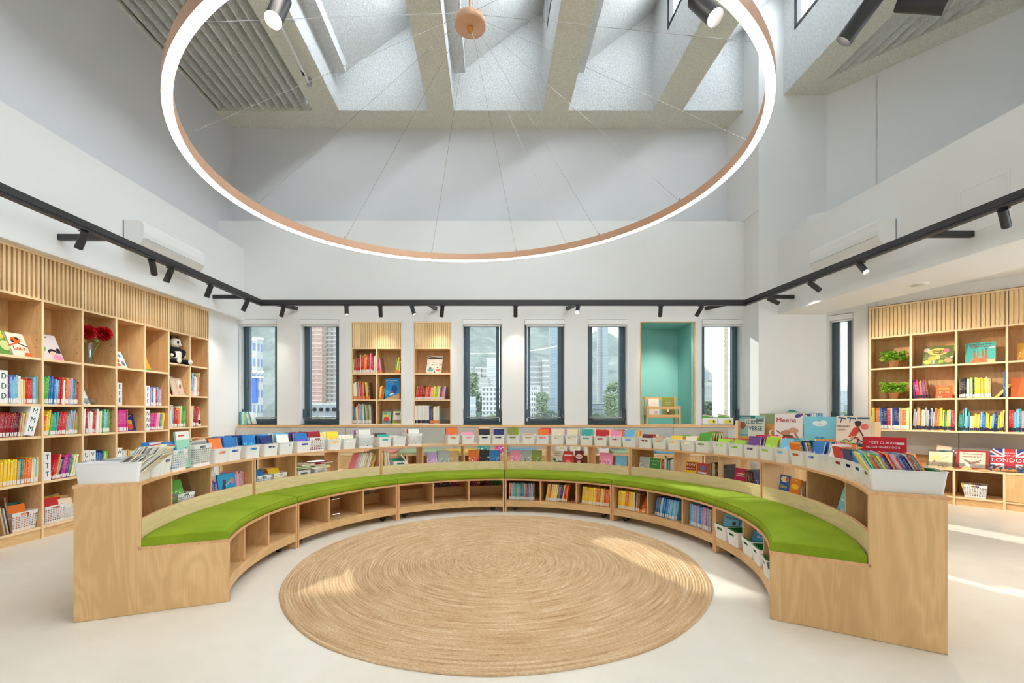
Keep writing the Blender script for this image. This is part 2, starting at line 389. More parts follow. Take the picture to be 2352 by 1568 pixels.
# fibre louvers over the left corner and the right corner, each blade a part
def louver(u0, u1, name, label):
    t = thing(name, label, 'louver', (cu((u0+u1)/2, 4), 4, ZC))
    bx = MB(); strip(bx, u0-.1, u1+.1, Y0, Y1+.1, 6.42, 6.48); strip(bx, u0-.05, u0, Y0, Y1, ZC+.05, 6.45); strip(bx, u1, u1+.05, Y0, Y1, ZC+.05, 6.45)
    bx.slab([(cu(u0,Y1),Y1+.02,ZC+.05), (cu(u1,Y1),Y1+.02,ZC+.05), (cu(u1,Y1),Y1+.02,6.45), (cu(u0,Y1),Y1+.02,6.45)], (0,.05,0))
    bx.build('recess_box', [LOUV], t, True)
    n = int((u1-u0)/.128)
    first = None
    for k in range(n):
        u = u0+.05+(u1-u0-.06)*k/(n-1)
        if first is None:
            m = MB(); pts = [(cu(u,Y1),Y1,ZC+.02), (cu(u+.02,Y1),Y1,ZC+.02), (cu(u+.09,Y1),Y1,ZC+.20), (cu(u+.07,Y1),Y1,ZC+.20)]
            q = [(cu(x-cu(0,Y1),Y0), Y0, z) for x, y, z in pts]
            m.add(pts+q, [(0,1,2,3), (7,6,5,4), (0,4,5,1), (1,5,6,2), (2,6,7,3), (3,7,4,0)])
            first = m.build('blade', [LOUV], t, True); uf = u
        else:
            c = first.copy(); COL.objects.link(c); c.location = (u-uf, 0, 0)
louver(-4.75, -3.195, 'ceiling_louver', 'grey fibre louver panel in the left corner of the ceiling')
# right louver is cut to a triangle by the splayed wall
t = thing('ceiling_louver', 'grey fibre louver panel cut to a triangle above the splayed right wall', 'louver', (5.2, 5.2, ZC))
MB().prism([(4.58,6.75), (4.95,-2.5), (7.6,-2.5), (7.6,3.4)], 6.40, 6.46).build('recess_box', [LOUV], t, True)
MB().obox((4.607,6.629,0), WD, WN, UP, (-.1,4.2), (0,.05), (ZC+.06,6.45)).build('recess_side', [LOUV], t, True)
for k in range(12):
    u = 4.70+.13*k; yend = 6.629-(cu(u,6)-4.62)*1.06
    m = MB(); pts = [(cu(u,yend),yend,ZC+.02), (cu(u+.02,yend),yend,ZC+.02), (cu(u-.09,yend),yend+.05,ZC+.16), (cu(u-.11,yend),yend+.05,ZC+.16)]
    q = [(cu(x-(7.29-yend)*.045,Y0), Y0, z) for x, y, z in pts]
    m.add(pts+q, [(0,1,2,3), (7,6,5,4), (0,4,5,1), (1,5,6,2), (2,6,7,3), (3,7,4,0)]).build('blade', [LOUV], t, True)

# ------------------------------------------------------------------ windows and blinds
def window(i, org, ux, un, wd, z0, z1, hinge, blind=True):
    """org: lower front corner of the opening; un points outwards; frame sits .15 deep"""
    org, ux, un = Vector(org), Vector(ux), Vector(un)
    r = bpy.data.objects.new('window_%d' % i, None); COL.objects.link(r); r.location = org+ux*wd/2; r['kind'] = 'structure'
    def ob(mb, a, b_, c): return mb.obox(org-Vector((0,0,org.z)), ux, un, UP, a, b_, c)
    f = .045; D = .15
    m = MB(); ob(m,(0,f),(D,D+.09),(z0,z1)); ob(m,(wd-f,wd),(D,D+.09),(z0,z1)); ob(m,(f,wd-f),(D,D+.09),(z0,z0+f)); ob(m,(f,wd-f),(D,D+.09),(z1-f,z1))
    m.build('frame', FRAME, r, True)
    s0, s1 = f+.004, wd-f-.004; q = .05
    m = MB(); ob(m,(s0,s0+q),(D-.02,D+.05),(z0+f,z1-f)); ob(m,(s1-q,s1),(D-.02,D+.05),(z0+f,z1-f)); ob(m,(s0+q,s1-q),(D-.02,D+.05),(z0+f,z0+f+q)); ob(m,(s0+q,s1-q),(D-.02,D+.05),(z1-f-q,z1-f))
    m.build('sash', FRAME, r, True)
    ob(MB(), (s0+q,s1-q), (D+.03,D+.04), (z0+f+q,z1-f-q)).build('pane', PANE, r, True)
    hx = s0+q/2 if hinge == 'l' else s1-q/2
    m = MB(); ob(m,(hx-.012,hx+.012),(D-.04,D-.02),(z0+.62,z0+.74)); ob(m,(hx-.008,hx+.008),(D-.06,D-.04),(z0+.62,z0+.66)); m.build('handle', FRAME, r, True)
    ob(MB(), (.02,wd-.02), (D-.05,D-.042), (z0+.06,z0+.24)).build('guard_glass', CLEAR, r, True)
    m = MB(); ob(m,(0,.05),(D-.07,D-.03),(z0+.10,z0+.25)); ob(m,(wd-.05,wd),(D-.07,D-.03),(z0+.10,z0+.25)); m.build('guard_bracket', FRAME, r, True)
    ob(MB(), (.02,wd-.02), (D-.05,D-.04), (z0+.11,z0+.122)).build('guard_rail', CHROME, r, True)
    ob(MB(), (0,wd), (0,D), (z0-.012,z0)).build('sill', WX, r, True)
    if blind:
        t = thing('roller_blind', ['white roller blind drawn up over the window nearest the tall left bookcase', 'white roller blind drawn up over the second window from the left', 'white roller blind drawn up over the window next to the single-bay bookcase',
            'white roller blind drawn up over the middle window of three', 'white roller blind drawn up over the window left of the teal niche', 'white roller blind drawn up over the window right of the teal niche', 'white roller blind in the narrow window beside the right bookcase'][i-1], 'blind', org+ux*wd/2+UP*(z1-org.z), 0, 'roller blinds')
        m = MB(); ob(m,(.004,wd-.004),(-.022,.075),(z1-.085,z1-.01)); m.build('cassette', PLASTIC, t, True)
        m = MB(); ob(m,(.02,wd-.02),(.02,.05),(z1-.108,z1-.088)); m.build('bottom_rail', PLASTIC, t, True)
        m = MB(); p = org-Vector((0,0,org.z))+ux*(wd-.012)+un*.03; m.tube(p+UP*(z1-.09), p+UP*(z0+.22), .0025, 5); m.tube(p+ux*.008+UP*(z1-.09), p+ux*.008+UP*(z0+.22), .0025, 5); m.build('chain', PLASTIC, t, True)
for i, (a, c) in enumerate(WINS): window(i+1, (a,YB,.99), (1,0,0), (0,1,0), c-a, .99, 2.706, 'l')
o = W0+WD*.04; window(7, (o.x,o.y,.95), WD, WN, .295, .95, 2.668, 'l')
# plywood ledge along the back wall
struct('trim_4', MB().box(XL+.002, 3.78, YB-.03, YB+.004, .945, .985, 0, 1), [WX, EDGE2])
# access panels in the bulkheads
def panel(i, P, ux, un, w_, h_):
    P, ux, un = Vector(P), Vector(ux).normalized(), Vector(un).normalized(); m = MB(); t = .014
    m.obox(P, ux, UP, un, (0,w_), (0,h_), (-.002,.004)); g_ = MB()
    for a, b_ in (((-t,0),(-t,h_+t)), ((w_,w_+t),(-t,h_+t)), ((0,w_),(-t,0)), ((0,w_),(h_,h_+t))): g_.obox(P, ux, UP, un, a, b_, (-.002,.008))
    s = struct('trim_%d' % i, m, WHITE); struct('panel_frame', g_, OFFW, s)
panel(5, (4.40,3.985,2.91), Vector((4.10-4.41,7.03-3.88,0)), (-1,-.1,0), .385, .41)
panel(6, (-4.35,7.02,2.72), (0,1,0), (1,0,0), .2, .21)
# recessed teal niche lined with plywood
t = thing('wall_niche', 'tall teal painted niche framed in plywood between two windows', 'niche', ((NICHE[0]+NICHE[1])/2, YB, .98))
a, c = NICHE; TEAL = plaster('teal_paint', rgb(134, 192, 186), 90, .05)
m = MB().box(a-.02, c+.02, 7.96, 8.0, .9, 2.75).box(a-.04, a+.012, YB+.01, 7.98, .95, 2.7).box(c-.06, c, YB+.01, 7.98, .95, 2.7).box(a, c, YB+.01, 7.98, 2.655, 2.72).box(a, c, YB+.01, 7.98, .93, .994)
m.build('niche_lining', TEAL, t, True)
m = MB().box(a, a+.018, YB-.006, YB+.012, .98, 2.67).box(c-.018, c, YB-.006, YB+.012, .98, 2.67).box(a+.018, c-.018, YB-.006, YB+.012, .98, .998).box(a+.018, c-.018, YB-.006, YB+.012, 2.652, 2.67)
m.build('niche_frame', WZ, t, True)

# ------------------------------------------------------------------ ring light
RC = Vector((-.2327, 3.62, 3.023)); RR = 2.036
def rz_(dx, dy): return RC.z+.0537*dx+.0354*dy
ring = thing('ring_light', 'huge copper ring pendant with glowing white underside hung on thin wires', 'lamp', RC)
def ringpart(prof, n=144):
    m = MB(); k = len(prof); vs = []
    for i in range(n):
        a = 2*PI*i/n
        for r, z in prof: dx, dy = r*math.cos(a), r*math.sin(a); vs.append((RC.x+dx, RC.y+dy, rz_(dx,dy)+z))
    fs = [(i*k+j, ((i+1)%n)*k+j, ((i+1)%n)*k+(j+1)%k, i*k+(j+1)%k) for i in range(n) for j in range(k)]
    return m.add(vs, fs, 0, False)
wd = .052
ringpart([(RR,0), (RR,.078), (RR-wd,.078), (RR-wd,0), (RR-wd+.003,0), (RR-wd+.003,.05), (RR-.003,.05), (RR-.003,0)]).build('ring_housing', COPPER, ring, True)
ringpart([(RR-.004,-.008), (RR-.004,.02), (RR-wd+.004,.02), (RR-wd+.004,-.008), (RR-wd+.012,-.014), (RR-.012,-.014)]).build('light_strip', LIGHT, ring, True)
hub = Vector((-.325, 3.62, 4.285))
hb = MB().lathe([(0,0), (.120,0), (.124,.004), (.124,.052), (.120,.056), (0,.056)], 32, hub).build('hub', COPPER, ring, True)
MB().lathe([(0,-.045), (.012,-.045), (.014,-.02), (.022,-.02), (.022,0)], 12, hub).build('hub_nut', mat('brass', rgb(190,130,60), .3, .5, .8), ring, True)
MB().tube(hub+Vector((0,0,.05)), (hub.x, hub.y, 6.95), .012, 12).build('rod', COPPER, ring, True)
for k in range(12):
    a = rad(81.3+30*k); dx, dy = (RR-.04)*math.cos(a), (RR-.04)*math.sin(a)
    e = Vector((RC.x+dx, RC.y+dy, rz_(dx,dy)+.076)); s = hub+Vector((.124*math.cos(a), .124*math.sin(a), .028))
    MB().tube(s, e, .0015, 5).build('wire', CHROME, ring, True)
    MB().tube(e-UP*.004, e+UP*.03, .005, 6).build('clamp', CHROME, ring, True)
MB().tube(hub+Vector((.01,0,-.04)), (RC.x+.9, RC.y+1.78, rz_(.9,1.78)+.07), .003, 5).build('power_cord', PLASTIC, ring, True)

# ------------------------------------------------------------------ lighting track, brackets and spots
ZT = 2.87
run = [(-3.83,6.92), (3.60,6.92), (4.12,1.75), (-3.83,1.75)]
trk = thing('light_track', 'black aluminium lighting track running round the room below the bulkheads', 'track', (0,6.92,ZT))
for k in range(4):
    p, q = Vector((*run[k],0)), Vector((*run[(k+1)%4],0)); d = (q-p).normalized(); n = Vector((-d.y,d.x,0)); L = (q-p).length
    m = MB().obox(p, d, n, UP, (-.025,L+.025), (-.025,.025), (ZT-.022,ZT+.04)).obox(p, d, n, UP, (-.02,L+.02), (-.018,.018), (ZT-.028,ZT-.022))
    m.obox(p, d, n, UP, (-.025,L+.025), (-.025,.025), (ZT-.045,ZT-.028))
    m.build('rail', BLACK, trk, True)
BRK = [((-4.35,4.35),(-3.83,4.35)), ((-4.35,6.6),(-3.83,6.6)), ((-3.49,YB),(-3.72,6.92)), ((-1.22,YB),(-1.30,6.92)), ((.92,YB),(1.06,6.92)), ((3.18,YB),(3.42,6.92)), ((4.37,4.27),(3.88,4.27)), ((4.14,6.6),(3.64,6.6))]
for (a, c) in BRK:
    p, q = Vector((*a,0)), Vector((*c,0)); d = (q-p).normalized(); n = Vector((-d.y,d.x,0))
    MB().obox(p, d, n, UP, (0,(q-p).length), (-.022,.022), (ZT-.02,ZT+.035)).build('wall_bracket', BLACK, trk, True)

def spot(x, y, aim, label, lit=True, power=None):
    t = thing('track_spotlight', label, 'spotlight', (x,y,ZT-.045), 0, 'track spotlights')
    MB().box(-.045, .045, -.014, .014, -.008, 0).build('adapter', BLACK, t)
    MB().tube((0,0,-.005), (0,0,-.045), .006, 8).build('stem', BLACK, t)
    d = Vector(aim).normalized(); top = Vector((0,0,-.04))
    a0, a1 = top-d*.03, top+d*.135
    hd = MB().tube(a0, a1, .031, 20, cap=False); hd.tube(a1, a1-d*.03, .031, 20, .024, cap=False); hd.tube(a0-d*.0, a0+d*.001, .031, 20)
    h = hd.build('head', BLACK, t)
    MB().tube(a1-d*.031, a1-d*.028, .0245, 20).build('lens', LENS, h)
    ld = bpy.data.lights.new('spot_lamp', 'SPOT'); lo = bpy.data.objects.new('spot_lamp', ld); COL.objects.link(lo); lo.parent = t
    lo.location = a1-d*.022; lo.rotation_euler = d.to_track_quat('-Z','Y').to_euler()
    ld.energy = power or SPOT_W; ld.spot_size = rad(64); ld.spot_blend = 1.0; ld.shadow_soft_size = .024; ld.color = (1,.88,.74)
BK = [(-3.49,(-.45,.35,-1)), (-2.52,(.22,-.5,-1)), (-2.0,(-.12,.6,-1)), (-1.51,(.4,-.45,-1)), (-1.05,(-.2,.6,-1)), (.075,(0,.6,-1)), (1.03,(-.25,-1.0,-.9)), (2.30,(.18,.75,-1)), (2.92,(-.38,.8,-1))]
for k, (x, a) in enumerate(BK): spot(x, 6.92, a, f'black cylinder spotlight, {nth(k+1)} from left along the back run of track', power=34 if x > 2 else 13)
LF = [(4.05,(-.55,.1,-1)), (4.82,(-.75,1.4,-1.5)), (5.08,(-.5,.1,-1)), (5.75,(-.45,.1,-1)), (6.55,(-.55,.1,-1))]
for k, (y, a) in enumerate(LF): spot(-3.83, y, a, f'black cylinder spotlight, {nth(k+1)} from near end of the left track run', power=20)
RT = [(6.36,(1.6,-.45,-1.0)), (5.6,(1.3,.0,-1.0)), (4.9,(-.1,-.9,-1)), (3.6,(1.1,.7,-1.1))]
for k, (y, a) in enumerate(RT): spot(3.6+(6.92-y)*.1, y, a, f'black cylinder spotlight, {nth(k+1)} from far end of the right track run', power=130)
FT = [(-.89,(.0,-.4,-.8)), (.73,(.25,-.45,-.8)), (1.40,(-.55,.5,-.85)), (1.54,(.75,-.6,-.62))]
for k, (x, a) in enumerate(FT): spot(x, 1.75, a, f'black cylinder spotlight hanging at the top of the view, {nth(k+1)} from the left')

# ------------------------------------------------------------------ air conditioners, downlight, conduit
def aircon(org, d, n, label):
    """d along the wall, n out of it; profile is rounded in front"""
    t = thing('air_conditioner', label, 'air conditioner', org); d, n = Vector(d).normalized(), Vector(n).normalized()
    pr = [(0,0), (.13,0), (.19,.035), (.225,.09), (.235,.16), (.23,.25), (.215,.285), (.18,.297), (0,.297)]
    pts = [Vector(org)+n*a+UP*z for a, z in pr]
    MB().slab(pts, d*1.0).build('body', OFFW, t, True)
    m = MB(); m.obox(Vector(org)+n*.125+UP*.001, d, (n*.85+UP*.5).normalized(), UP, (.06,.94), (0,.075), (-.006,-.001)); m.build('flap', PLASTIC, t, True)
    m = MB(); m.obox(Vector(org)+n*.236+UP*.10, d, UP, n, (.02,.98), (0,.003), (-.004,.002)); m.build('front_seam', mat('seam_grey', rgb(170,170,168)), t, True)
    m = MB(); m.slab([Vector(org)-d*.004+n*a+UP*z for a, z in [(0,0),(.012,0),(.012,.297),(0,.297)]], d*.008); m.build('back_plate', mat('plate_grey', rgb(150,150,150)), t, True)
aircon((-4.35,5.06,3.05), (0,1,0), (1,0,0), 'white wall air conditioner on the left bulkhead')
d = Vector((4.10-4.41,7.03-3.88,0)).normalized(); aircon(Vector((4.41,3.88,3.05))+d*1.15, d, (-d.y,d.x,0), 'white wall air conditioner on the right bulkhead')
t = thing('ceiling_downlight', 'flat round white fitting in the soffit before the right bookcase', 'ceiling fitting', (4.75,5.27,SO))  # round soffit downlight, built as a disc that gives no light
MB().lathe([(0,-.012), (.07,-.012), (.095,-.008), (.105,0)], 28, (4.75,5.27,SO)).build('rim', OFFW, t, True); MB().lathe([(0,-.014), (.068,-.014), (.068,-.011)], 24, (4.75,5.27,SO)).build('grille', mat('grille_grey', rgb(205,205,200)), t, True)
t = thing('window_rod', 'thin white rod with a black band clipped under the ceiling beside the left louver', 'rod', (-2.93,6.4,5.98))
MB().tube((-2.84,5.5,5.99), (-2.94,6.55,5.98), .02, 10).build('tube', OFFW, t, True); MB().tube((-2.925,6.33,5.982), (-2.932,6.40,5.981), .024, 10).build('band', BLACK, t, True)
MB().box(-2.97, -2.91, 6.55, 6.6, 5.95, ZC).build('clip', CHROME, t, True); MB().tube((-2.84,5.5,5.99), (-2.84,5.5,ZC), .012, 6).build('hanger', OFFW, t, True)

# ------------------------------------------------------------------ bookcases
class Fr:
    """a flat frame: o origin on the front plane, d along the shelf (to the viewer's right), n into the shelf"""
    def __init__(s, o, d):
        s.o = Vector((o[0], o[1], 0)); s.d = Vector((d[0], d[1], 0)).normalized(); s.n = Vector((-s.d.y, s.d.x, 0)); s.rz = math.atan2(s.d.y, s.d.x)
    def p(s, a, n, z): return s.o+s.d*a+s.n*n+UP*z
    def b(s, mb, a, n, z, mi=0, edge=None): return mb.obox(s.o, s.d, s.n, UP, a, n, z, mi, edge)
FL = Fr((XL, 2.68), (0, 1)); FR = Fr((5.149, 6.48), (.659, -.752)); FB = Fr((0, YB), (1, 0))
T = .022
LP = [2.68-2.68, 3.08-2.68, .80, 1.20, 1.60, 2.00, 2.40, 2.80, 3.18, 3.57, 3.94]       # left bookcase posts
LR = [1.706, 1.272, .970, .538, .112]
LR2 = [1.842, 1.42, .99, .538, .112]
def slats(fr, root, x0, x1, z0, z1, pitch, width, dep, mats=SLAT, n0=0.0):
    n = max(1, round((x1-x0)/pitch)); pt = (x1-x0)/n; first = None
    for k in range(n):
        a = x0+pt*(k+.5)
        if first is None:
            first = fr.b(MB(), (a-width/2, a+width/2), (n0, n0+dep), (z0, z1)).build('slat', mats, root, True); a0 = a
        else:
            c = first.copy(); COL.objects.link(c); c.location = fr.d*(a-a0)
def bookcase(fr, name, label, posts, levels, ztop, zslat, zbot, depth, pitch, width, plinth=None, holes=True, loc=None):
    t = thing(name, label, 'bookcase', fr.p((posts[0]+posts[-1])/2, depth/2, zbot))
    for k, a in enumerate(posts):
        fr.b(MB(), (a-T/2, a+T/2), (0, depth), (zbot, ztop), 0, 1).build('post', [WZ, EDGE2], t, True)
    X0, X1 = posts[0], posts[-1]
    fr.b(MB(), (X0-T/2, X1+T/2), (-.004, depth), (ztop-.001, ztop+T), 0, 1).build('top_board', [WH, EDGE2], t, True)
    fr.b(MB(), (X0, X1), (depth-.012, depth), (zbot, ztop)).build('back_panel', WZ, t, True)
    for k in range(len(posts)-1):
        a, c = posts[k]+T/2, posts[k+1]-T/2
        lv = levels[k]
        for z in lv: fr.b(MB(), (a, c), (.004, depth-.012), (z-T, z), 0, 1).build('shelf', [WH, EDGE2], t, True)
        fr.b(MB(), (a, c), (.002, depth-.012), (zslat-T, zslat), 0, 1).build('shelf', [WH, EDGE2], t, True)
        fr.b(MB(), (a, c), (.028, .04), (zslat, ztop)).build('slat_backing', SLATBACK if pitch > .036 and fr is FL else SLAT, t, True)
        slats(fr, t, a+.004, c-.004, zslat, ztop-.002, pitch, width, .026, SLAT, .002)
        if plinth: fr.b(MB(), (a, c), (.012, .03), (0, lv[-1]-T)).build('plinth', WH, t, True)
        if holes:
            m = MB()
            for z in [q+dz for q in lv[:3] for dz in (.10,.17,.24)]:
                for nn in (.05, depth-.06): m.tube(fr.p(c-.0005, nn, z), fr.p(c+.002, nn, z), .004, 6)
            h = m.build('peg_holes', DARK, t, True); h['kind'] = 'stuff'
    return t
bookcase(FL, 'tall_bookcase', 'long tall birch bookcase with slatted top along the left wall', LP, [LR]*8+[LR2]*2, 2.666, 2.266, 0, .33, .0415, .021, True)
RP = [.011, .45, .891, 1.332, 1.773, 2.214, 2.655]
bookcase(FR, 'slatted_bookcase', 'birch bookcase with slatted top above the upholstered bench on the splayed right wall', RP, [[1.815,1.375,.952]]*6, 2.666, 2.258, .93, .30, .041, .034)
BL = [1.827, 1.399, 1.002]
bookcase(FB, 'inset_bookcase', 'two-bay birch bookcase set into the back wall between windows', [-2.596,-2.188,-1.78], [BL]*2, 2.646, 2.245, .98, .30, .034, .030)
bookcase(FB, 'inset_bookcase', 'narrow single-bay birch bookcase set into the back wall', [-1.58,-.977], [BL], 2.646, 2.245, .98, .30, .034, .030)

# bench niche under the right bookcase
t = thing('upholstered_bench', 'birch bench with open compartments and grey linen back under the right bookcase', 'bench', FR.p(1.3, .2, 0))
FR.b(MB(), (0, 2.66), (-.01, .52), (.44, .463), 0, 1).build('seat_board', [WH, EDGE2], t, True)
FR.b(MB(), (0, 2.66), (.40, .50), (.463, .92)).build('wall_lining', WZ, t, True)
for k in range(3): FR.b(MB(), (.012+.886*k, .89+.886*k), (.33, .40), (.60, .925)).build('back_cushion', LINEN, t, True)
FR.b(MB(), (0, 2.66), (.50, .51), (.0, .44)).build('back_panel', WZ, t, True)
for a in (.0, .42, .86, 1.30, 1.74, 2.18, 2.62): FR.b(MB(), (a, a+.022), (0, .5), (0, .44), 0, 1).build('upright', [WZ, EDGE2], t, True)
for a in (.022, .442, .882, 1.322, 1.762, 2.202): FR.b(MB(), (a, a+.42-.004), (.004, .5), (.085, .107), 0, 1).build('shelf', [WH, EDGE2], t, True); FR.b(MB(), (a, a+.418), (.02, .04), (0, .085)).build('plinth', WH, t, True)
for a in (.025, 1.325, 1.765): FR.b(MB(), (a, a+.412), (-.004, .014), (.112, .437), 0, 1).build('door', [WZ, EDGE2], t, True)

# bench along the back wall with seat pads
t = thing('storage_bench', 'long birch bench with grey linen backrest under the back windows', 'bench', (-.6, 7.1, 0))
B0, B1 = -4.42, 3.5
FB.b(MB(), (B0, B1), (-.52, -.03), (.535, .56), 0, 1).build('seat_board', [WX, EDGE2], t, True)
x = B0
while x < B1-.1:
    FB.b(MB(), (x+.004, min(x+.88, B1)-.004), (-.10, -.032), (.60, .94)).build('backrest_panel', LINEN, t, True); x += .88
FB.b(MB(), (B0, B1), (-.14, -.034), (.56, .598), 0, 1).build('back_rail', [WX, EDGE2], t, True)
x = B0; k = 0
while x < B1:
    FB.b(MB(), (x, x+.02), (-.50, -.04), (0, .535), 0, 1).build('upright', [WZ, EDGE2], t, True)
    if k % 4 in (0, 3): FB.b(MB(), (x+.024, x+.542), (-.506, -.49), (.06, .53), 0, 1).build('door', [WZ, EDGE2], t, True)
    else: FB.b(MB(), (x+.02, x+.546), (-.49, -.04), (.24, .26), 0, 1).build('shelf', [WX, EDGE2], t, True)
    x += .566; k += 1
FB.b(MB(), (B0, B1), (-.05, -.035), (0, .535)).build('back_panel', PALE, t, True)
FB.b(MB(), (B0, B1), (-.47, -.45), (0, .06)).build('plinth', WX, t, True)
def pad(x, wdt, c, label, z=.561):
    m = MB(); pr = [(0,0),(.02,.0),(.0,.02)]
    n = 5; o = []
    for (cx, cyy, a0) in ((wdt/2-.04,.17,0), (-wdt/2+.04,.17,90), (-wdt/2+.04,-.17,180), (wdt/2-.04,-.17,270)):
        for i in range(n): a = rad(a0+90*i/(n-1)); o.append((cx+.04*math.cos(a), cyy+.04*math.sin(a)))
    k = len(o); lay = [(.98,0), (1,.01), (1,.034), (.98,.044), (.90,.047)]
    vs = [(px*s, py*s, zz) for s, zz in lay for px, py in o]
    fs = [(j*k+i, j*k+(i+1)%k, (j+1)*k+(i+1)%k, (j+1)*k+i) for j in range(len(lay)-1) for i in range(k)]+[tuple(range((len(lay)-1)*k, len(lay)*k)), tuple(range(k-1,-1,-1))]
    m.add(vs, fs, 0, True)
    ob = m.build('seat_pad', c); ob.location = (x, 7.03, z); tag(ob, label, 'cushion', 'seat pads on the wall bench')
PK, GN, YL, BU = fabric('pad_pink', rgb(222,160,142), rgb(206,142,124)), fabric('pad_green', rgb(176,198,160), rgb(158,182,142)), fabric('pad_yellow', rgb(236,204,98), rgb(222,188,80)), fabric('pad_blue', rgb(122,176,206), rgb(104,160,192))
for x, wdt, c, l in ((-2.0,.46,PK,'pink seat pad on the wall bench behind the counter'), (-1.4,.62,GN,'pale green seat pad beside the pink one on the wall bench'), (-.75,.55,YL,'yellow seat pad on the wall bench under the single-bay bookcase'),
    (.16,.5,BU,'blue seat pad on the middle of the wall bench'), (1.85,.6,GN,'pale green seat pad below the teal niche'), (2.5,.6,BU,'blue seat pad at the end of the wall bench')): pad(x, wdt, c, l)

# ------------------------------------------------------------------ books
def book_mesh(lab):
    m = MB(); e = .04
    m.box(-.5, -.44, 0, 1, 0, 1, 0).box(.44, .5, 0, 1, 0, 1, 0).box(-.44, .44, 0, .012, 0, 1, 0)      # boards and spine
    m.box(-.44, .44, .012, .985, .015, .975, 1)
    if lab is not None: m.box(-.46, .46, -.004, 0, .03, .20, 2)
    return m.mesh('book', [COVER, PAGES]+([lab] if lab is not None else []))
BM = {None: book_mesh(None), 'w': book_mesh(LABEL), 'o': book_mesh(LABELO), 'b': book_mesh(LABELB)}
def slab_mesh():
    m = MB(); m.box(-.5, .5, 0, .08, 0, 1, 0).box(-.5, .5, .92, 1, 0, 1, 1).box(-.5, -.485, .08, .92, 0, 1, 1).box(-.485, .488, .08, .92, .012, .982, 2)
    return m.mesh('cover_book', [ART, COVER, PAGES])
SM = slab_mesh()
def mkbook(name, me, loc, rz, scale, lean=0, tilt=0, c='red', label=None, cat='book', group=None):
    o = bpy.data.objects.new(name, me); COL.objects.link(o)
    o.location = loc; o.rotation_euler = (-tilt, lean, rz); o.scale = scale
    q = PAL[c] if isinstance(c, str) else c; j = R.uniform(.88, 1.08)
    o.color = (min(1,lin(q[0])*j), min(1,lin(q[1])*j), min(1,lin(q[2])*j), 1)
    return tag(o, label, cat, group)
def row(fr, a0, a1, z, spec, name, place, h=(.19,.27), t=(.008,.018), dep=(.15,.2), lean=0, lab='w', n0=.02, leanvar=1.5, group=None, tail=0, first=0):
    """books side by side with their spines to the viewer; spec: list of colour words in order, repeated to fill"""
    a = a0; k = 0; cnt = {}
    while k < len(spec):
        c = spec[k]; th = R.uniform(*t); hh = R.uniform(*h)
        ph = rad(lean+R.uniform(-leanvar, leanvar)*(.4 if lean == 0 else 1))
        if tail and k >= len(spec)-tail: ph -= rad(9+3*(k-len(spec)+tail))
        wth = th/math.cos(ph)+.0008
        if a+wth > a1: break
        d_ = R.uniform(*dep)
        lift = th/2*abs(math.sin(ph))+.0004
        k += 1
        shift = 0
        mkbook(name, BM[lab], fr.p(a+wth/2, n0+R.uniform(0,.012), z+lift), fr.rz, (th, d_, hh), ph, 0, c, f'{c} {name.replace("_"," ")}, {nth(k+first)} from left, {place}', 'book', group or f'{name.replace("_"," ")}s, {place}')
        a += wth
    return a
def rep(*pairs):
    o = []
    for c, n in pairs: o += [c]*n
    return o
def mixed(n, *cs): return [R.choice(cs) for _ in range(n)]

def text(s, size, c, parent, loc, ext=.0006, rot=(PI/2,0,0), align='CENTER', bold=0, sx=1, name='lettering'):
    cu_ = bpy.data.curves.new(name, 'FONT'); cu_.body = s; cu_.size = size; cu_.align_x = align; cu_.align_y = 'CENTER'; cu_.extrude = ext; cu_.offset = 0; cu_.space_line = .85; cu_.resolution_u = 2
    tmp = bpy.data.objects.new(name, cu_); me = bpy.data.meshes.new_from_object(tmp); bpy.data.objects.remove(tmp); bpy.data.curves.remove(cu_)
    me.materials.clear(); me.materials.append(flat(c)); o = bpy.data.objects.new(name, me); COL.objects.link(o); o.parent = parent; o.location = loc; o.rotation_euler = rot; o.scale = (sx,1,1); return o
def shapes(parent, items, y=-.0008, name='picture'):
    """flat print on a cover: ('e', x, z, rx, rz, colour[, angle]) ellipses, ('p', [(x,z)...], colour) polygons, ('l', x0,z0,x1,z1,width,colour) strokes; later ones lie higher"""
    m = MB(); ms = []; 
    for k, it in enumerate(items):
        c = it[5] if it[0] == 'e' else it[-1]
        fm = flat(c)
        if fm not in ms: ms.append(fm)
        mi = ms.index(fm); yy = y-.00025*(k+1)
        if it[0] == 'e':
            an = rad(it[6]) if len(it) > 6 else 0; ca, sa = math.cos(an), math.sin(an)
            P = [(it[1]+it[3]*math.cos(2*PI*i/18)*ca-it[4]*math.sin(2*PI*i/18)*sa, it[2]+it[3]*math.cos(2*PI*i/18)*sa+it[4]*math.sin(2*PI*i/18)*ca) for i in range(18)]
        elif it[0] == 'p': P = it[1]
        else:
            x0,z0,x1,z1,wd_ = it[1:6]; L = math.hypot(x1-x0,z1-z0) or 1; nx, nz = -(z1-z0)/L*wd_/2, (x1-x0)/L*wd_/2
            P = [(x0+nx,z0+nz),(x0-nx,z0-nz),(x1-nx,z1-nz),(x1+nx,z1+nz)]
        m.add([(px,yy,pz) for px,pz in P], [tuple(range(len(P)))], mi)
    return m.build(name, ms, parent)
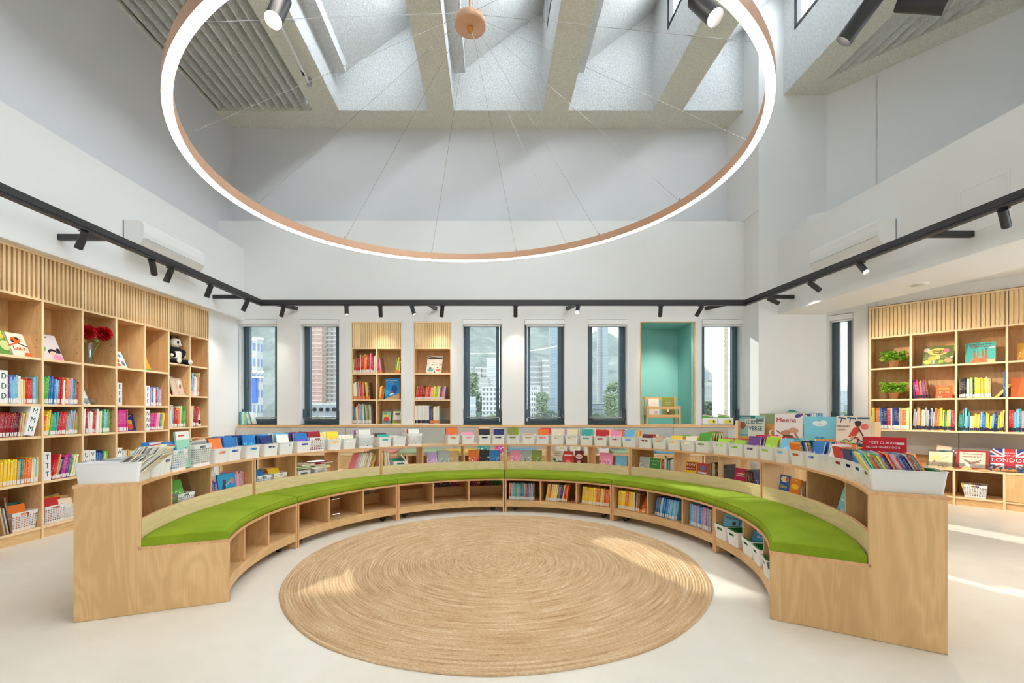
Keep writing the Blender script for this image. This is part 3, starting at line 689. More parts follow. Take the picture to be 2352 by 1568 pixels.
def cover(loc, rz, w_, h_, c, label, tilt=12, th=.014, lean=0, lines=(), art=(), plain=True, border=None, name='display_book', group=None, cat='book'):
    """a book shown face out: cover, pages and printed parts; lines: (text, size, colour, x, z[, bold, sx]) with x,z as shares of the cover"""
    t = thing(name, label, cat, loc, rz, group); t.rotation_euler = (-rad(tilt), rad(lean), rz)
    q = PAL[c] if isinstance(c, str) else c
    m = MB().box(-w_/2, w_/2, 0, .002, 0, h_, 0).box(-w_/2, w_/2, th-.002, th, 0, h_, 1).box(-w_/2, -w_/2+.002, .002, th-.002, 0, h_, 1)
    o = m.build('cover', [flat(q) if plain else ART, flat(q)], t); o.color = (lin(q[0]), lin(q[1]), lin(q[2]), 1)
    MB().box(-w_/2+.002, w_/2-.003, .002, th-.002, .002, h_-.003).build('pages', PAGES, t)
    if border: shapes(t, [('l',-w_/2,h_-border[0]/2,w_/2,h_-border[0]/2,border[0],border[1]), ('l',-w_/2,border[0]/2,w_/2,border[0]/2,border[0],border[1]), ('l',-w_/2+border[0]/2,0,-w_/2+border[0]/2,h_,border[0],border[1]), ('l',w_/2-border[0]/2,0,w_/2-border[0]/2,h_,border[0],border[1])], name='cover_border')
    if art: shapes(t, art)
    for ln in lines: text(ln[0], ln[1], ln[2], t, ((ln[3]-.5)*w_, -.0045, ln[4]*h_), bold=ln[5] if len(ln) > 5 else 0, sx=ln[6] if len(ln) > 6 else 1, name='title')
    return t
def sign_block(fr, a, z, letters, label, h_=.27, w_=.055, dep=.19, lean=0, n0=.006):
    """white letter block that divides the shelf"""
    t = thing('letter_block', label, 'divider', fr.p(a+w_/2, n0, z+.0005+abs(math.sin(rad(lean)))*w_/2), fr.rz, 'white letter blocks in the left bookcase'); t.rotation_euler = (0, rad(lean), fr.rz)
    MB().box(-w_/2, w_/2, 0, dep, 0, h_).build('block', mat('block_white_%s' % letters[0], rgb(240,240,238), .55, .3), t)
    for k, ch in enumerate(letters): text(ch, .072, (20,92,78), t, (0, -.0008, h_*(.82-.30*k)), sx=.8)

# ---- left bookcase contents (bays counted from the one at the picture's left edge)
L = lambda i: (LP[i]+T/2, LP[i+1]-T/2)
BAY = {3: 'one', 4: 'two', 5: 'three', 6: 'four', 7: 'five', 8: 'six', 9: 'seven'}
SH = ['top', 'second', 'third', 'fourth', 'bottom']
def pl(i, r): return f'{SH[r]} shelf, left bookcase bay {BAY[i]}'
def lrow(i, r, spec, off=0, **k):
    a, c = L(i); z = (LR2 if i >= 8 else LR)[r]
    k.setdefault('name', 'storybook'); return row(FL, a+.004+off, c-.004, z, spec, k.pop('name'), pl(i, r), **k)
COL8 = ('red','yellow','blue','teal','white','orange','green','purple','pink')
lrow(3, 1, rep(('purple',3),('sky',4),('cream',3),('yellow',1),('red',6),('sky',2),('mint',4),('lemon',4),('cream',3)), .10, h=(.20,.26))
lrow(3, 2, rep(('crimson',15),('maroon',4),('tan',6),('brown',3)), 0, h=(.21,.225), t=(.007,.011), lean=7)
lrow(3, 3, rep(('yellow',16),('tan',2),('teal',2),('orange',7),('cream',3),('sky',1),('lemon',2)), 0, h=(.21,.235), t=(.008,.012), lean=3)
lrow(4, 1, rep(('green',4),('blue',5),('sky',2),('red',4),('white',2),('orange',2),('lilac',3),('teal',2),('red',4)), 0, h=(.22,.27), lean=3)
lrow(4, 2, rep(('orange',2),('yellow',3),('green',2),('teal',3),('red',6),('grey',5),('sky',2),('orange',2),('green',3)), 0, h=(.18,.25), lean=6)
lrow(4, 3, rep(('red',3),('tan',2),('navy',2),('magenta',2),('purple',3),('green',2),('cream',3),('lime',2),('red',2)), .075, h=(.18,.25), lean=14)
lrow(5, 2, rep(('white',3),('crimson',2),('white',3),('red',3),('white',3),('cream',2),('green',2),('sky',2),('green',3)), 0, h=(.22,.26), lean=3)
lrow(5, 3, rep(('blue',3),('navy',2),('lime',2),('green',3)), .15, h=(.2,.24), lean=8)
lrow(6, 2, rep(('purple',2),('magenta',11)), 0, h=(.24,.26), t=(.010,.014))
lrow(6, 3, rep(('white',3),('cream',2),('red',1),('lemon',2),('lime',2)), .085, h=(.2,.24), lean=3)
lrow(7, 1, rep(('lilac',2),('blue',3),('white',2),('red',2),('sky',3),('pink',2)), .08, h=(.2,.24))
lrow(7, 2, rep(('magenta',7),('pink',4),('teal',2),('yellow',4)), .08, h=(.19,.22), lean=8)
lrow(8, 2, rep(('orange',2),('white',2),('sky',2),('red',4),('orange',3),('cream',3),('brown',1),('green',5)), 0, h=(.22,.30), lean=4)
lrow(9, 1, rep(('navy',2),('sky',3),('pink',2),('white',3),('tan',2),('red',2)), 0, h=(.22,.33), lean=6)
lrow(9, 2, rep(('cream',5),('crimson',4),('red',2)), 0, h=(.25,.30), lean=4, t=(.010,.018))
a, c = L(3); sign_block(FL, a+.035, LR[1], 'DDD', 'white block lettered DDD on the second shelf', .29, .06)
sign_block(FL, c-.15, LR[2], 'MMM', 'white leaning block lettered MMM at the end of the maroon books', .28, .085, lean=14)
a, c = L(4); sign_block(FL, a+.002, LR[3], 'TTT', 'white block lettered TTT on the fourth shelf', .27, .068)
a, c = L(5); sign_block(FL, a+.002, LR[3], 'UU', 'white block lettered UU on the fourth shelf', .25, .068); sign_block(FL, a+.074, LR[3], 'VV', 'white block lettered VV next to the UU block', .25, .068)
a, c = L(6); sign_block(FL, a+.002, LR[1], 'EEE', 'white block lettered EEE standing alone on a shelf', .255, .068); sign_block(FL, a+.002, LR[3], 'W', 'white block lettered W on the fourth shelf', .25, .07)
a, c = L(7); sign_block(FL, a+.002, LR[1], 'FFF', 'white block lettered FFF beside thin books', .245, .066); sign_block(FL, a+.002, LR[2], 'NNN', 'white block lettered NNN beside pink books', .25, .068)
def lcov(i, r, off, w_, h_, c, label, n0=.09, **k):
    a, cc = L(i); z = (LR2 if i >= 8 else LR)[r]
    return cover(FL.p(a+off, n0, z+.001), FL.rz, w_, h_, c, label, **k)
lcov(3, 0, .13, .19, .25, (98,150,66), 'green jungle picture book on the top shelf of the first bay', tilt=22, art=[('e',-.03,.17,.06,.04,(60,110,40)),('e',.05,.10,.04,.05,(200,210,140)),('e',-.02,.08,.02,.04,(150,60,60)),('e',.02,.19,.05,.03,(214,190,70)),('e',-.05,.06,.035,.03,(214,170,120))], lines=[('OLINA',.05,(226,226,70),.5,.88,.001)])
lcov(3, 0, .29, .17, .24, (240,226,206), 'cream and orange picture book titled Lola on the top shelf', tilt=22, art=[('e',.0,.17,.045,.03,(232,100,40)),('l',-.085,.10,.02,.15,.014,(210,90,40)),('l',.01,.14,.08,.11,.01,(60,40,40)),('e',.015,.185,.016,.014,(40,36,40)),('e',-.03,.155,.014,.012,(40,36,40)),('e',.06,.02,.03,.03,(232,110,50))], lines=[('LoLa',.055,(226,84,36),.52,.36,.002)])
lcov(4, 0, .175, .23, .28, (226,216,214), 'lilac grey picture book of a girl on the top shelf', tilt=22, art=[('e',.03,.09,.045,.035,(40,34,46)),('e',.03,.075,.035,.026,(238,206,186)),('e',.06,.03,.05,.035,(226,150,190)),('e',-.07,.12,.045,.035,(120,170,80),30),('e',.09,.11,.02,.03,(40,34,46))], lines=[('L ASIE',.024,(150,60,70),.45,.88)])
lcov(6, 0, .17, .16, .22, (236,226,214), 'cream picture book with red figures leaning on the top shelf', tilt=24, art=[('e',-.02,.1,.02,.03,(210,80,60)),('e',.03,.16,.02,.02,(80,140,190)),('e',-.03,.04,.03,.02,(220,90,70)),('e',.04,.06,.02,.03,(90,120,150))])
lcov(6, 0, .27, .16, .23, (96,110,140), 'dark blue patterned picture book behind the cream one', n0=.16, tilt=24, plain=False)
lcov(7, 0, .14, .14, .22, (236,150,50), 'orange picture book leaning on the fifth bay top shelf', tilt=24, art=[('p',[(-.07,0),(.07,0),(.07,.03),(-.07,.03)],(90,140,80))])
lcov(5, 1, .11, .13, .2, (214,226,232), 'small pale blue picture book in a clear stand', tilt=24, plain=False)
lcov(6, 2, .285, .17, .21, (36,66,130), 'dark blue picture book with a red dragon at the end of the magenta row', tilt=14, art=[('e',0,.06,.05,.05,(214,80,40)),('e',.02,.11,.03,.03,(226,170,60)),('l',-.06,.16,.06,.19,.012,(236,190,60)),('e',-.04,.03,.03,.02,(120,60,140))])
lcov(8, 1, .18, .2, .27, (232,232,226), 'white and green picture book on the sixth bay second shelf', tilt=18, art=[('e',0,.07,.08,.05,(140,180,90)),('e',.02,.03,.07,.03,(210,70,60)),('e',-.03,.15,.05,.03,(240,240,236))])
lcov(8, 1, .245, .21, .25, (206,186,168), 'beige picture book with a small brown animal beside the white one', n0=.05, tilt=16, lean=2, art=[('e',.05,.17,.03,.045,(242,226,210)),('e',.04,.09,.045,.05,(236,190,170)),('e',.05,.13,.016,.04,(120,80,60),-20),('l',.0,.0,-.02,.22,.01,(160,150,140))])
lcov(9, 2, .28, .12, .28, (238,236,230), 'white picture book with black cow patches at the end of the red books', tilt=6, art=[('e',.01,.21,.035,.05,(36,34,36)),('e',-.03,.11,.03,.03,(36,34,36),20),('e',.03,.06,.03,.03,(36,34,36))])

# ---- right bookcase contents
RL = [1.815, 1.375, .952]; RQ = lambda i: (RP[i]+T/2, RP[i+1]-T/2); RB = ['one','two','three','four','five','six']
def rrow(i, r, spec, off=0, **k):
    a, c = RQ(i); k.setdefault('lab','b'); return row(FR, a+.004+off, c-.004, RL[r], spec, 'hardback', f'{SH[r]} shelf, right bookcase bay {RB[i]}', **k)
rrow(0, 2, rep(('yellow',1),('lime',1),('red',1),('orange',2),('blue',1),('navy',3),('red',2),('cream',1),('blue',1),('navy',3),('tan',2),('orange',2),('cream',1),('lemon',2),('grey',1)), 0, h=(.29,.305), t=(.014,.022), dep=(.2,.22), lab='w')
rrow(1, 2, rep(('grey',2),('tan',2),('orange',1),('cream',2),('grey',2),('navy',1),('grey',2),('orange',2),('tan',1),('yellow',2),('teal',1),('yellow',2),('sky',1),('red',2),('crimson',2),('pink',1)), 0, h=(.24,.305), t=(.014,.02), lean=2, lab='b', dep=(.17,.2))
rrow(2, 2, rep(('teal',3),('sky',2),('teal',1),('cream',2),('yellow',2),('lemon',1),('grey',1),('blue',2),('yellow',3),('sky',1),('navy',2),('lime',1),('lemon',2),('blue',2),('yellow',2),('tan',1)), 0, h=(.18,.30), t=(.013,.019), lean=2, dep=(.16,.2))
rrow(3, 2, rep(('red',2),('sky',2),('teal',1),('pink',2),('brown',1),('sky',2),('crimson',2),('cream',3),('tan',2)), 0, h=(.24,.29), t=(.016,.022), dep=(.17,.2))
rrow(1, 1, rep(('maroon',2),('purple',1),('black',1),('red',1),('magenta',2),('orange',2),('purple',2),('red',1),('brown',2)), 0, h=(.22,.26), t=(.008,.014), lean=-6, dep=(.16,.19))
rrow(2, 1, rep(('brown',1),('black',4),('cream',2),('lime',1),('mint',1),('black',1),('yellow',6),('lemon',3),('tan',1)), .01, h=(.22,.26), t=(.010,.015), dep=(.16,.19), lab='w')
a, c = RQ(2)
for k, cc in enumerate(('yellow','tan')): mkbook('hardback', BM[None], FR.p(a+.335+.018*k, .03, RL[1]+.004), FR.rz, (.014,.18,.19), rad(36), 0, cc, f'{cc} hardback leaning far over on the right bookcase second shelf', 'book', 'leaning hardbacks, right bookcase')
mkbook('hardback', BM[None], FR.p(c-.012, .02, RL[1]+.001), FR.rz, (.014,.2,.31), 0, 0, 'blue', 'tall blue hardback upright against the post on the second shelf', 'book')
def rcov(i, r, off, w_, h_, c, label, n0=.07, **k):
    a, cc = RQ(i); return cover(FR.p(a+off, n0, RL[r]+.001), FR.rz, w_, h_, c, label, **k)
rcov(1, 0, .25, .30, .27, (92,112,52), 'flowery green picture book titled Wonder Garden on the right bookcase', tilt=16, plain=False, art=[('e',0,.19,.10,.05,(214,190,100)),('e',-.05,.10,.05,.03,(196,176,80)),('e',.08,.20,.03,.03,(226,110,140)),('e',.0,.11,.025,.03,(226,206,120)),('e',-.11,.22,.03,.03,(236,200,180)),('e',.1,.06,.04,.03,(220,150,110)),('e',-.1,.05,.04,.03,(206,186,90)),('e',.03,.05,.03,.02,(150,180,70))], lines=[('Wonder',.034,(40,60,40),.5,.74,.0006),('Garden',.034,(40,60,40),.5,.63,.0006)])
sp = []
for x, hh in ((-.05,.155),(-.02,.175),(.02,.17),(.05,.18)): sp += [('p',[(x-.016,0),(x+.016,0),(x+.006,hh-.02),(x,hh),(x-.006,hh-.02)],(176,112,76)), ('e',x,hh,.006,.006,(120,70,50))]
rcov(2, 0, .20, .27, .27, (86,190,180), 'turquoise picture book titled From Mud Huts to Skyscrapers', tilt=14, art=sp+[('p',[(-.1,0),(.1,0),(.06,.06),(0,.10),(-.06,.06)],(190,120,80)),('e',0,.075,.014,.016,(86,190,180)),('l',.075,.195,.125,.198,.014,(240,236,230))]+[('p',[(.06+.018*k,0),(.078+.018*k,0),(.078+.018*k,.03),(.069+.018*k,.05),(.06+.018*k,.03)],(226,200,150)) for k in range(4)], lines=[('From Mud Huts',.032,(120,60,40),.5,.91,.0008,.95),('to Skyscrapers',.032,(200,60,44),.5,.81,.0008,.95)])
rcov(3, 0, .14, .13, .22, (214,160,50), 'golden picture book on the fourth bay of the right bookcase', tilt=14, plain=False)
rcov(1, 1, .31, .16, .175, (228,96,50), 'orange picture book titled Hanukkah with a menorah on its cover', tilt=12, art=[('l',0,.02,0,.10,.004,(150,50,30)),('l',-.04,.025,.04,.025,.006,(150,50,30))]+[('l',x,.06,x,.10,.004,(240,190,120)) for x in (-.045,-.03,-.015,.015,.03,.045)]+[('l',-.045,.06,.045,.06,.004,(150,50,30)),('l',-.06,.018,-.02,.018,.012,(240,238,230))], lines=[('The Story of',.014,(246,214,110),.5,.88),('Hanukkah',.03,(246,214,110),.5,.74,.0008,.95)])
rcov(3, 1, .14, .24, .24, (226,112,48), 'orange picture book of a face on the fourth bay of the right bookcase', tilt=10, art=[('e',.06,.09,.06,.08,(226,180,140)),('p',[(.0,.15),(.12,.15),(.12,.24),(.0,.24)],(236,226,210)),('e',.05,.19,.03,.02,(60,50,130)),('e',.05,.1,.02,.012,(250,250,250)),('e',.05,.1,.008,.008,(50,40,30))])

# ---- inset bookcases
def brow(a0, a1, r, spec, place, **k): k.setdefault('lab','o'); return row(FB, a0, a1, BL[r], spec, 'paperback', f'{SH[r]} shelf, {place}', **k)
P1, P2, P3 = 'two-bay inset bookcase left bay', 'two-bay inset bookcase right bay', 'single-bay inset bookcase'
brow(-2.582, -2.20, 0, rep(('yellow',1),('brown',2),('red',4),('black',1),('cream',1),('red',4),('orange',3),('crimson',3),('pink',2),('red',3),('white',2),('yellow',2),('orange',2)), P1, h=(.22,.33), t=(.010,.017), lean=2, lab='w')
brow(-2.174, -2.08, 0, rep(('purple',1),('magenta',2),('pink',2),('brown',2)), P2, h=(.22,.26), lean=-7, t=(.008,.013))
brow(-1.905, -1.80, 0, rep(('green',2),('yellow',2),('olive',1),('lime',1),('lemon',1)), P2, h=(.20,.27), lean=8, t=(.008,.012))
brow(-2.582, -2.26, 1, rep(('black',1),('cream',2),('white',2),('teal',1),('tan',2),('sky',1),('red',2),('blue',1),('orange',2),('maroon',2),('yellow',3),('brown',2)), P1, h=(.24,.30), lean=-4, t=(.010,.017))
brow(-2.165, -2.07, 1, rep(('yellow',3),('orange',2),('red',1),('olive',1)), P2, h=(.2,.24), lean=7, t=(.008,.012))
brow(-2.582, -2.27, 2, rep(('red',1),('blue',2),('teal',1),('cream',2),('orange',2),('sky',2),('navy',1),('cream',2),('teal',2),('tan',2),('olive',2),('grey',2)), P1, h=(.26,.33), lean=-2, t=(.010,.016), lab='w')
brow(-1.565, -1.0, 1, rep(('orange',1),('red',7),('crimson',5),('orange',4),('red',3),('pink',2),('yellow',4),('lime',3),('lemon',3),('purple',3),('orange',2),('lilac',2)), P3, h=(.19,.23), t=(.008,.014), lean=7, lab='w')
brow(-1.565, -1.33, 2, rep(('white',11)), P3, h=(.295,.30), t=(.019,.021), dep=(.2,.21), lab='b')
brow(-1.325, -1.15, 2, rep(('navy',1),('blue',1),('black',1),('yellow',1),('cream',1),('white',3)), P3, h=(.26,.29), t=(.016,.022), first=11)
cover(FB.p(-1.945, .05, BL[1]+.001), 0, .235, .35, (30,128,190), 'large blue picture book titled La Princesse in the two-bay inset bookcase', tilt=6, art=[('e',.03,.17,.05,.07,(24,70,130)),('p',[(-.11,.02),(.117,.10),(.117,0),(-.05,0)],(196,160,110)),('e',-.01,.09,.04,.012,(238,238,240),20),('l',-.03,.085,-.045,.06,.006,(238,238,240)),('l',.02,.1,.03,.075,.006,(238,238,240)),('e',.0,.115,.012,.02,(190,60,50)),('p',[(-.117,.05),(-.02,.13),(-.117,.17)],(60,160,210))], lines=[('La Princesse',.036,(240,240,240),.42,.90),('aux mille',.022,(240,240,240),.36,.81),('et une perles',.022,(240,240,240),.40,.74)])
cover(FB.p(-2.05, .06, BL[2]+.001), 0, .14, .2, (150,200,190), 'small picture book with a red fruit in a clear stand', tilt=14, art=[('e',0,.07,.045,.05,(220,60,40)),('e',.0,.13,.05,.02,(240,210,70)),('e',-.03,.17,.03,.015,(120,170,60))])
cover(FB.p(-1.875, .06, BL[2]+.001), 0, .14, .21, (206,226,130), 'small lime green picture book in a clear stand', tilt=14, art=[('p',[(-.05,.06),(.06,.06),(.06,.19),(-.05,.19)],(240,240,226)),('l',-.03,.17,.04,.17,.012,(60,60,50)),('l',-.03,.15,.04,.15,.012,(60,60,50)),('e',0,.04,.04,.03,(230,170,90))])
cover(FB.p(-1.27, .07, BL[0]+.001), 0, .25, .31, (226,206,190), 'marbled picture book alone on the single-bay inset bookcase top shelf', tilt=14, plain=False, lean=3, art=[('p',[(-.075,.10),(.07,.11),(.07,.22),(-.075,.21)],(240,226,206)),('e',-.06,.06,.05,.025,(110,170,170)),('e',.07,.06,.04,.02,(226,120,90)),('l',-.12,.25,.12,.27,.02,(70,80,60)),('l',-.12,.29,.12,.27,.012,(60,60,50))], lines=[('I WISH BY',.018,(170,90,60),.5,.60),('PEKING',.028,(190,90,70),.5,.48)])
MB_ = MB().box(-1.97, -1.85, YB+.284, YB+.288, 1.17, 1.24)
t = thing('wall_socket', 'white double wall socket at the back of the inset bookcase', 'socket', (-1.91, YB+.288, 1.17)); MB_.build('plate', PLASTIC, t, True)
m = MB()
for x in (-1.94, -1.88):
    for dx, dz in ((0,.05),(-.01,.025),(.01,.025)): m.box(x+dx-.003, x+dx+.003, YB+.282, YB+.2845, 1.17+dz-.005, 1.17+dz+.005)
m.build('sockets', DARK, t, True)
def acrylic(p, rz, w_, h_, label, tilt=14):
    t = thing('clear_stand', label, 'book stand', p, rz, 'clear book stands'); t.rotation_euler = (-rad(tilt), 0, rz)
    MB().box(-w_/2, w_/2, .018, .021, 0, h_).build('back', ACRYL, t); MB().box(-w_/2, w_/2, -.03, .018, .001, .004).build('ledge', ACRYL, t); MB().box(-w_/2, w_/2, -.033, -.03, .001, .05).build('lip', ACRYL, t)
acrylic(FB.p(-2.05,.068,BL[2]+.012), 0, .17, .23, 'clear stand holding the red fruit book'); acrylic(FB.p(-1.875,.068,BL[2]+.012), 0, .17, .23, 'clear stand holding the lime green book'); acrylic(FB.p(-1.08,.08,BL[2]+.012), 0, .17, .25, 'empty clear stand in the single-bay bookcase')
acrylic(FL.p(L(5)[0]+.15,.11,LR[1]+.014), FL.rz, .2, .24, 'clear stand on the third bay of the left bookcase', 24)

# ------------------------------------------------------------------ curved reading bench: six modules round the rug
CC = Vector((-.079, 3.555, 0)); RI, RS, RO = 1.839, 2.29, 2.600
ANG = [rad(a) for a in (202.6, 167.18, 129.37, 89.81, 49.74, 9.2, -30.95)]
def pol(r, a, z=0): return Vector((CC.x+r*math.cos(a), CC.y+r*math.sin(a), z))
class Arc:
    """frame at angle a on the ring: looks outwards from the centre"""
    def __new__(c, a, r): p = pol(r, a); return Fr((p.x, p.y), (math.sin(a), -math.cos(a)))
MODN = ['first', 'second', 'third', 'fourth', 'fifth', 'sixth']
def caster(t, a, r):
    p = pol(r, a); f = thing_part = bpy.data.objects.new('caster', MB().box(-.02, .02, -.028, .028, .052, .062).box(-.02, -.014, -.02, .03, .02, .055).box(.014, .02, -.02, .03, .02, .055).mesh('caster', [BLACK])); COL.objects.link(f); f.parent = t; f.location = (p.x-t.location.x, p.y-t.location.y, 0); f.rotation_euler = (0,0,a)
    MB().tube((-.011,.012,.026), (.011,.012,.026), .026, 16).build('wheel', RUBBER, f); MB().tube((-.013,.012,.026), (.013,.012,.026), .009, 10).build('axle', CHROME, f)
for k in range(6):
    a0, a1 = ANG[k], ANG[k+1]; g = .0018
    t = thing('reading_bench', f'curved birch reading bench module with green cushion and counter behind, {MODN[k]} from left', 'bench', pol(2.1, (a0+a1)/2), 0, 'curved bench modules')
    for a, sgn in ((a0-g, -1), (a1+g, 1)):
        er = Vector((math.cos(a), math.sin(a), 0)); et = Vector((-math.sin(a), math.cos(a), 0))
        pts = [CC+er*r+UP*z for r, z in ((RI,.002),(RO,.002),(RO,.762),(RS,.762),(RS,.378),(RI,.378))]
        MB().slab(pts, et*.019*sgn, 0, 1).build('end_panel', [WZ, EDGE], t, True)
    da = .0195/RI; i0, i1 = a0-g-da, a1+g+da; o0, o1 = a0-g-.0195/RO, a1+g+.0195/RO
    MB().sector(CC, RI-.004, RS+.018, a0-g, a1+g, .378, .396, 16, 0, 1).build('seat_board', [WH, EDGE], t, True)
    MB().sector(CC, RS-.006, RO+.006, a0-g, a1+g, .762, .780, 16, 0, 1).build('counter_top', [WH, EDGE], t, True)
    MB().sector(CC, RI+.02, RO-.004, i0, i1, .1195, .1375, 14).build('floor_board', WH, t, True)
    MB().sector(CC, RI+.004, RI+.02, i0, i1, .066, .1375, 14, 0, 1).build('front_rail', [WH, EDGE], t, True)
    MB().sector(CC, RS, RS+.018, o0, o1, .396, .557, 16, 0, 1).build('backrest_board', [PALE, EDGE], t, True)
    MB().sector(CC, RS+.018, RO-.012, o0, o1, .457, .475, 14).build('upper_shelf', WH, t, True)
    low = .25 if k < 3 else .378
    MB().sector(CC, RS-.03, RS-.014, i0, i1, .1375, low, 14, 0, 1).build('seat_back_panel', [WH, EDGE], t, True)
    MB().sector(CC, RO-.028, RO-.014, o0, o1, .14, .30, 14).build('rear_lip', WH, t, True)
    for q in (1, 2):
        a = a0+(a1-a0)*q/3; fr = Arc(a, 0)
        MB().obox(fr.o, fr.d, fr.n, UP, (-.009,.009), (RI+.006,RS-.03), (.1375,.378), 0, 1).build('lower_divider', [WZ, EDGE], t, True)
        MB().obox(fr.o, fr.d, fr.n, UP, (-.009,.009), (RS+.018,RO-.006), (.475,.762), 0, 1).build('upper_divider', [WZ, EDGE], t, True)
    backs = {0: [(0,.333),(.333,.667)], 1: [(0,.12)], 4: [(0,.10)], 5: [(.2,.333),(.333,.667),(.667,1)]}.get(k, [])
    for u, v in backs: MB().sector(CC, RO-.028, RO-.014, a0+(a1-a0)*u-.004, a0+(a1-a0)*v+.004, .30, .762, 8).build('rear_panel', WZ, t, True)
    for q in (.1, .9): caster(t, a0+(a1-a0)*q, RI+.09)
    # cushion: a wedge with soft edges, lies on the seat
    prof = [(RI+.004,.397), (RI-.002,.412), (RI,.440), (RI+.012,.453), (RI+.05,.459), (RI+.22,.463), (RS-.05,.459), (RS-.014,.453), (RS-.003,.440), (RS-.003,.397)]
    st = [0, .004, .012, .03]+[.03+.94*j/16 for j in range(1,16)]+[.97, .988, .996, 1]
    m = MB(); n = len(prof); vs = []
    for j, s_ in enumerate(st):
        sh = {0:.0, 1:.55, 2:.85}.get(min(j, len(st)-1-j), 1.0); a = a0-g+(a1-a0+2*g)*s_
        for r, z in prof: vs.append(pol(r, a, .397+(z-.397)*(sh*.16+.84)))
    fs = [(j*n+i, (j+1)*n+i, (j+1)*n+(i+1)%n, j*n+(i+1)%n) for j in range(len(st)-1) for i in range(n)]
    m.add(vs, fs, 0, True); m.add(vs[:n], [tuple(range(n))], 0); m.add(vs[-n:], [tuple(range(n-1,-1,-1))], 0)
    cu0 = thing('bench_cushion', f'green wool wedge cushion lying on the {MODN[k]} bench module from left', 'cushion', pol(2.06, (a0+a1)/2, .397), 0, 'green bench cushions')
    m.build('cushion_body', GREEN, cu0, True)
    m = MB()
    for rr_ in (RI+.008, RS-.012):
        for j in range(16):
            q0, q1 = a0-g+(a1-a0)*(.01+.98*j/16), a0-g+(a1-a0)*(.01+.98*(j+1)/16); m.tube(pol(rr_,q0,.4515), pol(rr_,q1,.4515), .0028, 5, cap=False)
    m.build('piping', GREEN, cu0, True)

# ------------------------------------------------------------------ jute rug: concentric braids
RGC = Vector((-.098, 3.62, 0)); RGR = 1.571
def rug_mat():
    m = mat('jute_braid', rgb(196,156,112), .95, .1); ns, ls, b = nodes(m)
    tc = ns.new('ShaderNodeTexCoord'); sep = ns.new('ShaderNodeSeparateXYZ'); ls.new(tc.outputs['Object'], sep.inputs[0])
    ang = mathn(ns, ls, 'ARCTAN2', sep.outputs[1], sep.outputs[0]); vl = ns.new('ShaderNodeVectorMath'); vl.operation = 'LENGTH'; ls.new(tc.outputs['Object'], vl.inputs[0]); r = vl.outputs['Value']
    c = ns.new('ShaderNodeCombineXYZ'); ls.new(mathn(ns, ls, 'MULTIPLY', ang, 3.0), c.inputs[0]); ls.new(mathn(ns, ls, 'MULTIPLY', r, 52), c.inputs[1])
    n1 = noise(ns, ls, c.outputs[0], 1.0, 3, .6)                               # long strands in one braid
    c2 = ns.new('ShaderNodeCombineXYZ'); ls.new(mathn(ns, ls, 'MULTIPLY', mathn(ns, ls, 'MULTIPLY', ang, r), 60), c2.inputs[0]); ls.new(mathn(ns, ls, 'MULTIPLY', r, 180), c2.inputs[1])
    n2 = noise(ns, ls, c2.outputs[0], 1.0, 3, .6)
    f = mathn(ns, ls, 'ADD', mathn(ns, ls, 'MULTIPLY', n1.outputs['Fac'], .6), mathn(ns, ls, 'MULTIPLY', n2.outputs['Fac'], .4))
    cr = ramp(ns, ls, f, [(.30, rgb(168,130,92)), (.46, rgb(202,166,126)), (.57, rgb(216,186,148)), (.70, rgb(240,224,196))]); ls.new(cr.outputs[0], b.inputs['Base Color'])
    bump(ns, ls, b, n2.outputs['Fac'], .9, .008); return m
m = MB(); prof = [(0,.012)]; NB = 78; bw = RGR/NB
for j in range(NB):
    for q in range(1, 5): prof.append(((j+q/4)*bw, .005+.009*abs(math.sin(PI*q/4)) ** .6))
prof.append((RGR, .0005)); n = 160; vs = []
for r, z in prof: vs += [(r*(1+.004*math.sin(3*2*PI*i/n)+.002*math.sin(11*2*PI*i/n)*(r/RGR))*math.cos(2*PI*i/n), r*(1+.004*math.sin(3*2*PI*i/n)+.002*math.sin(11*2*PI*i/n)*(r/RGR))*math.sin(2*PI*i/n), z) for i in range(n)]
m.add(vs, [(j*n+i, j*n+(i+1)%n, (j+1)*n+(i+1)%n, (j+1)*n+i) for j in range(len(prof)-1) for i in range(n)], 0, True)
rug = m.build('rug', rug_mat()); rug.location = (RGC.x, RGC.y, .0005); tag(rug, 'large round braided jute rug on the floor inside the curved bench', 'rug')

# ------------------------------------------------------------------ bins and baskets
def holed(m, P, w0, w1, z0, z1, hx, hz, hw, hh, mi=0):
    """panel in the x-z plane with a stadium hole; P maps (x,z,inner) to a point; both faces and the hole's rim"""
    n = 20; hole = []; outer = []
    for i in range(n):
        a = 2*PI*(i+.5)/n; c, s_ = math.cos(a), math.sin(a)
        hole.append((hx+math.copysign(hw-hh, c)*(abs(c) > .05)+hh*c, hz+hh*s_))
        k = 1/max(abs(c), abs(s_)); u, v = c*k, s_*k
        z = (z0+z1)/2+v*(z1-z0)/2; f = (z-z0)/(z1-z0); outer.append((u*(w0+(w1-w0)*f), z))
    A = [P(x,z,0) for x,z in outer]+[P(x,z,0) for x,z in hole]; B = [P(x,z,1) for x,z in outer]+[P(x,z,1) for x,z in hole]
    m.add(A+B, [f for i in range(n) for f in ((i,(i+1)%n,n+(i+1)%n,n+i), (2*n+(i+1)%n,2*n+i,3*n+i,3*n+(i+1)%n), (n+i,n+(i+1)%n,3*n+(i+1)%n,3*n+i))], mi)
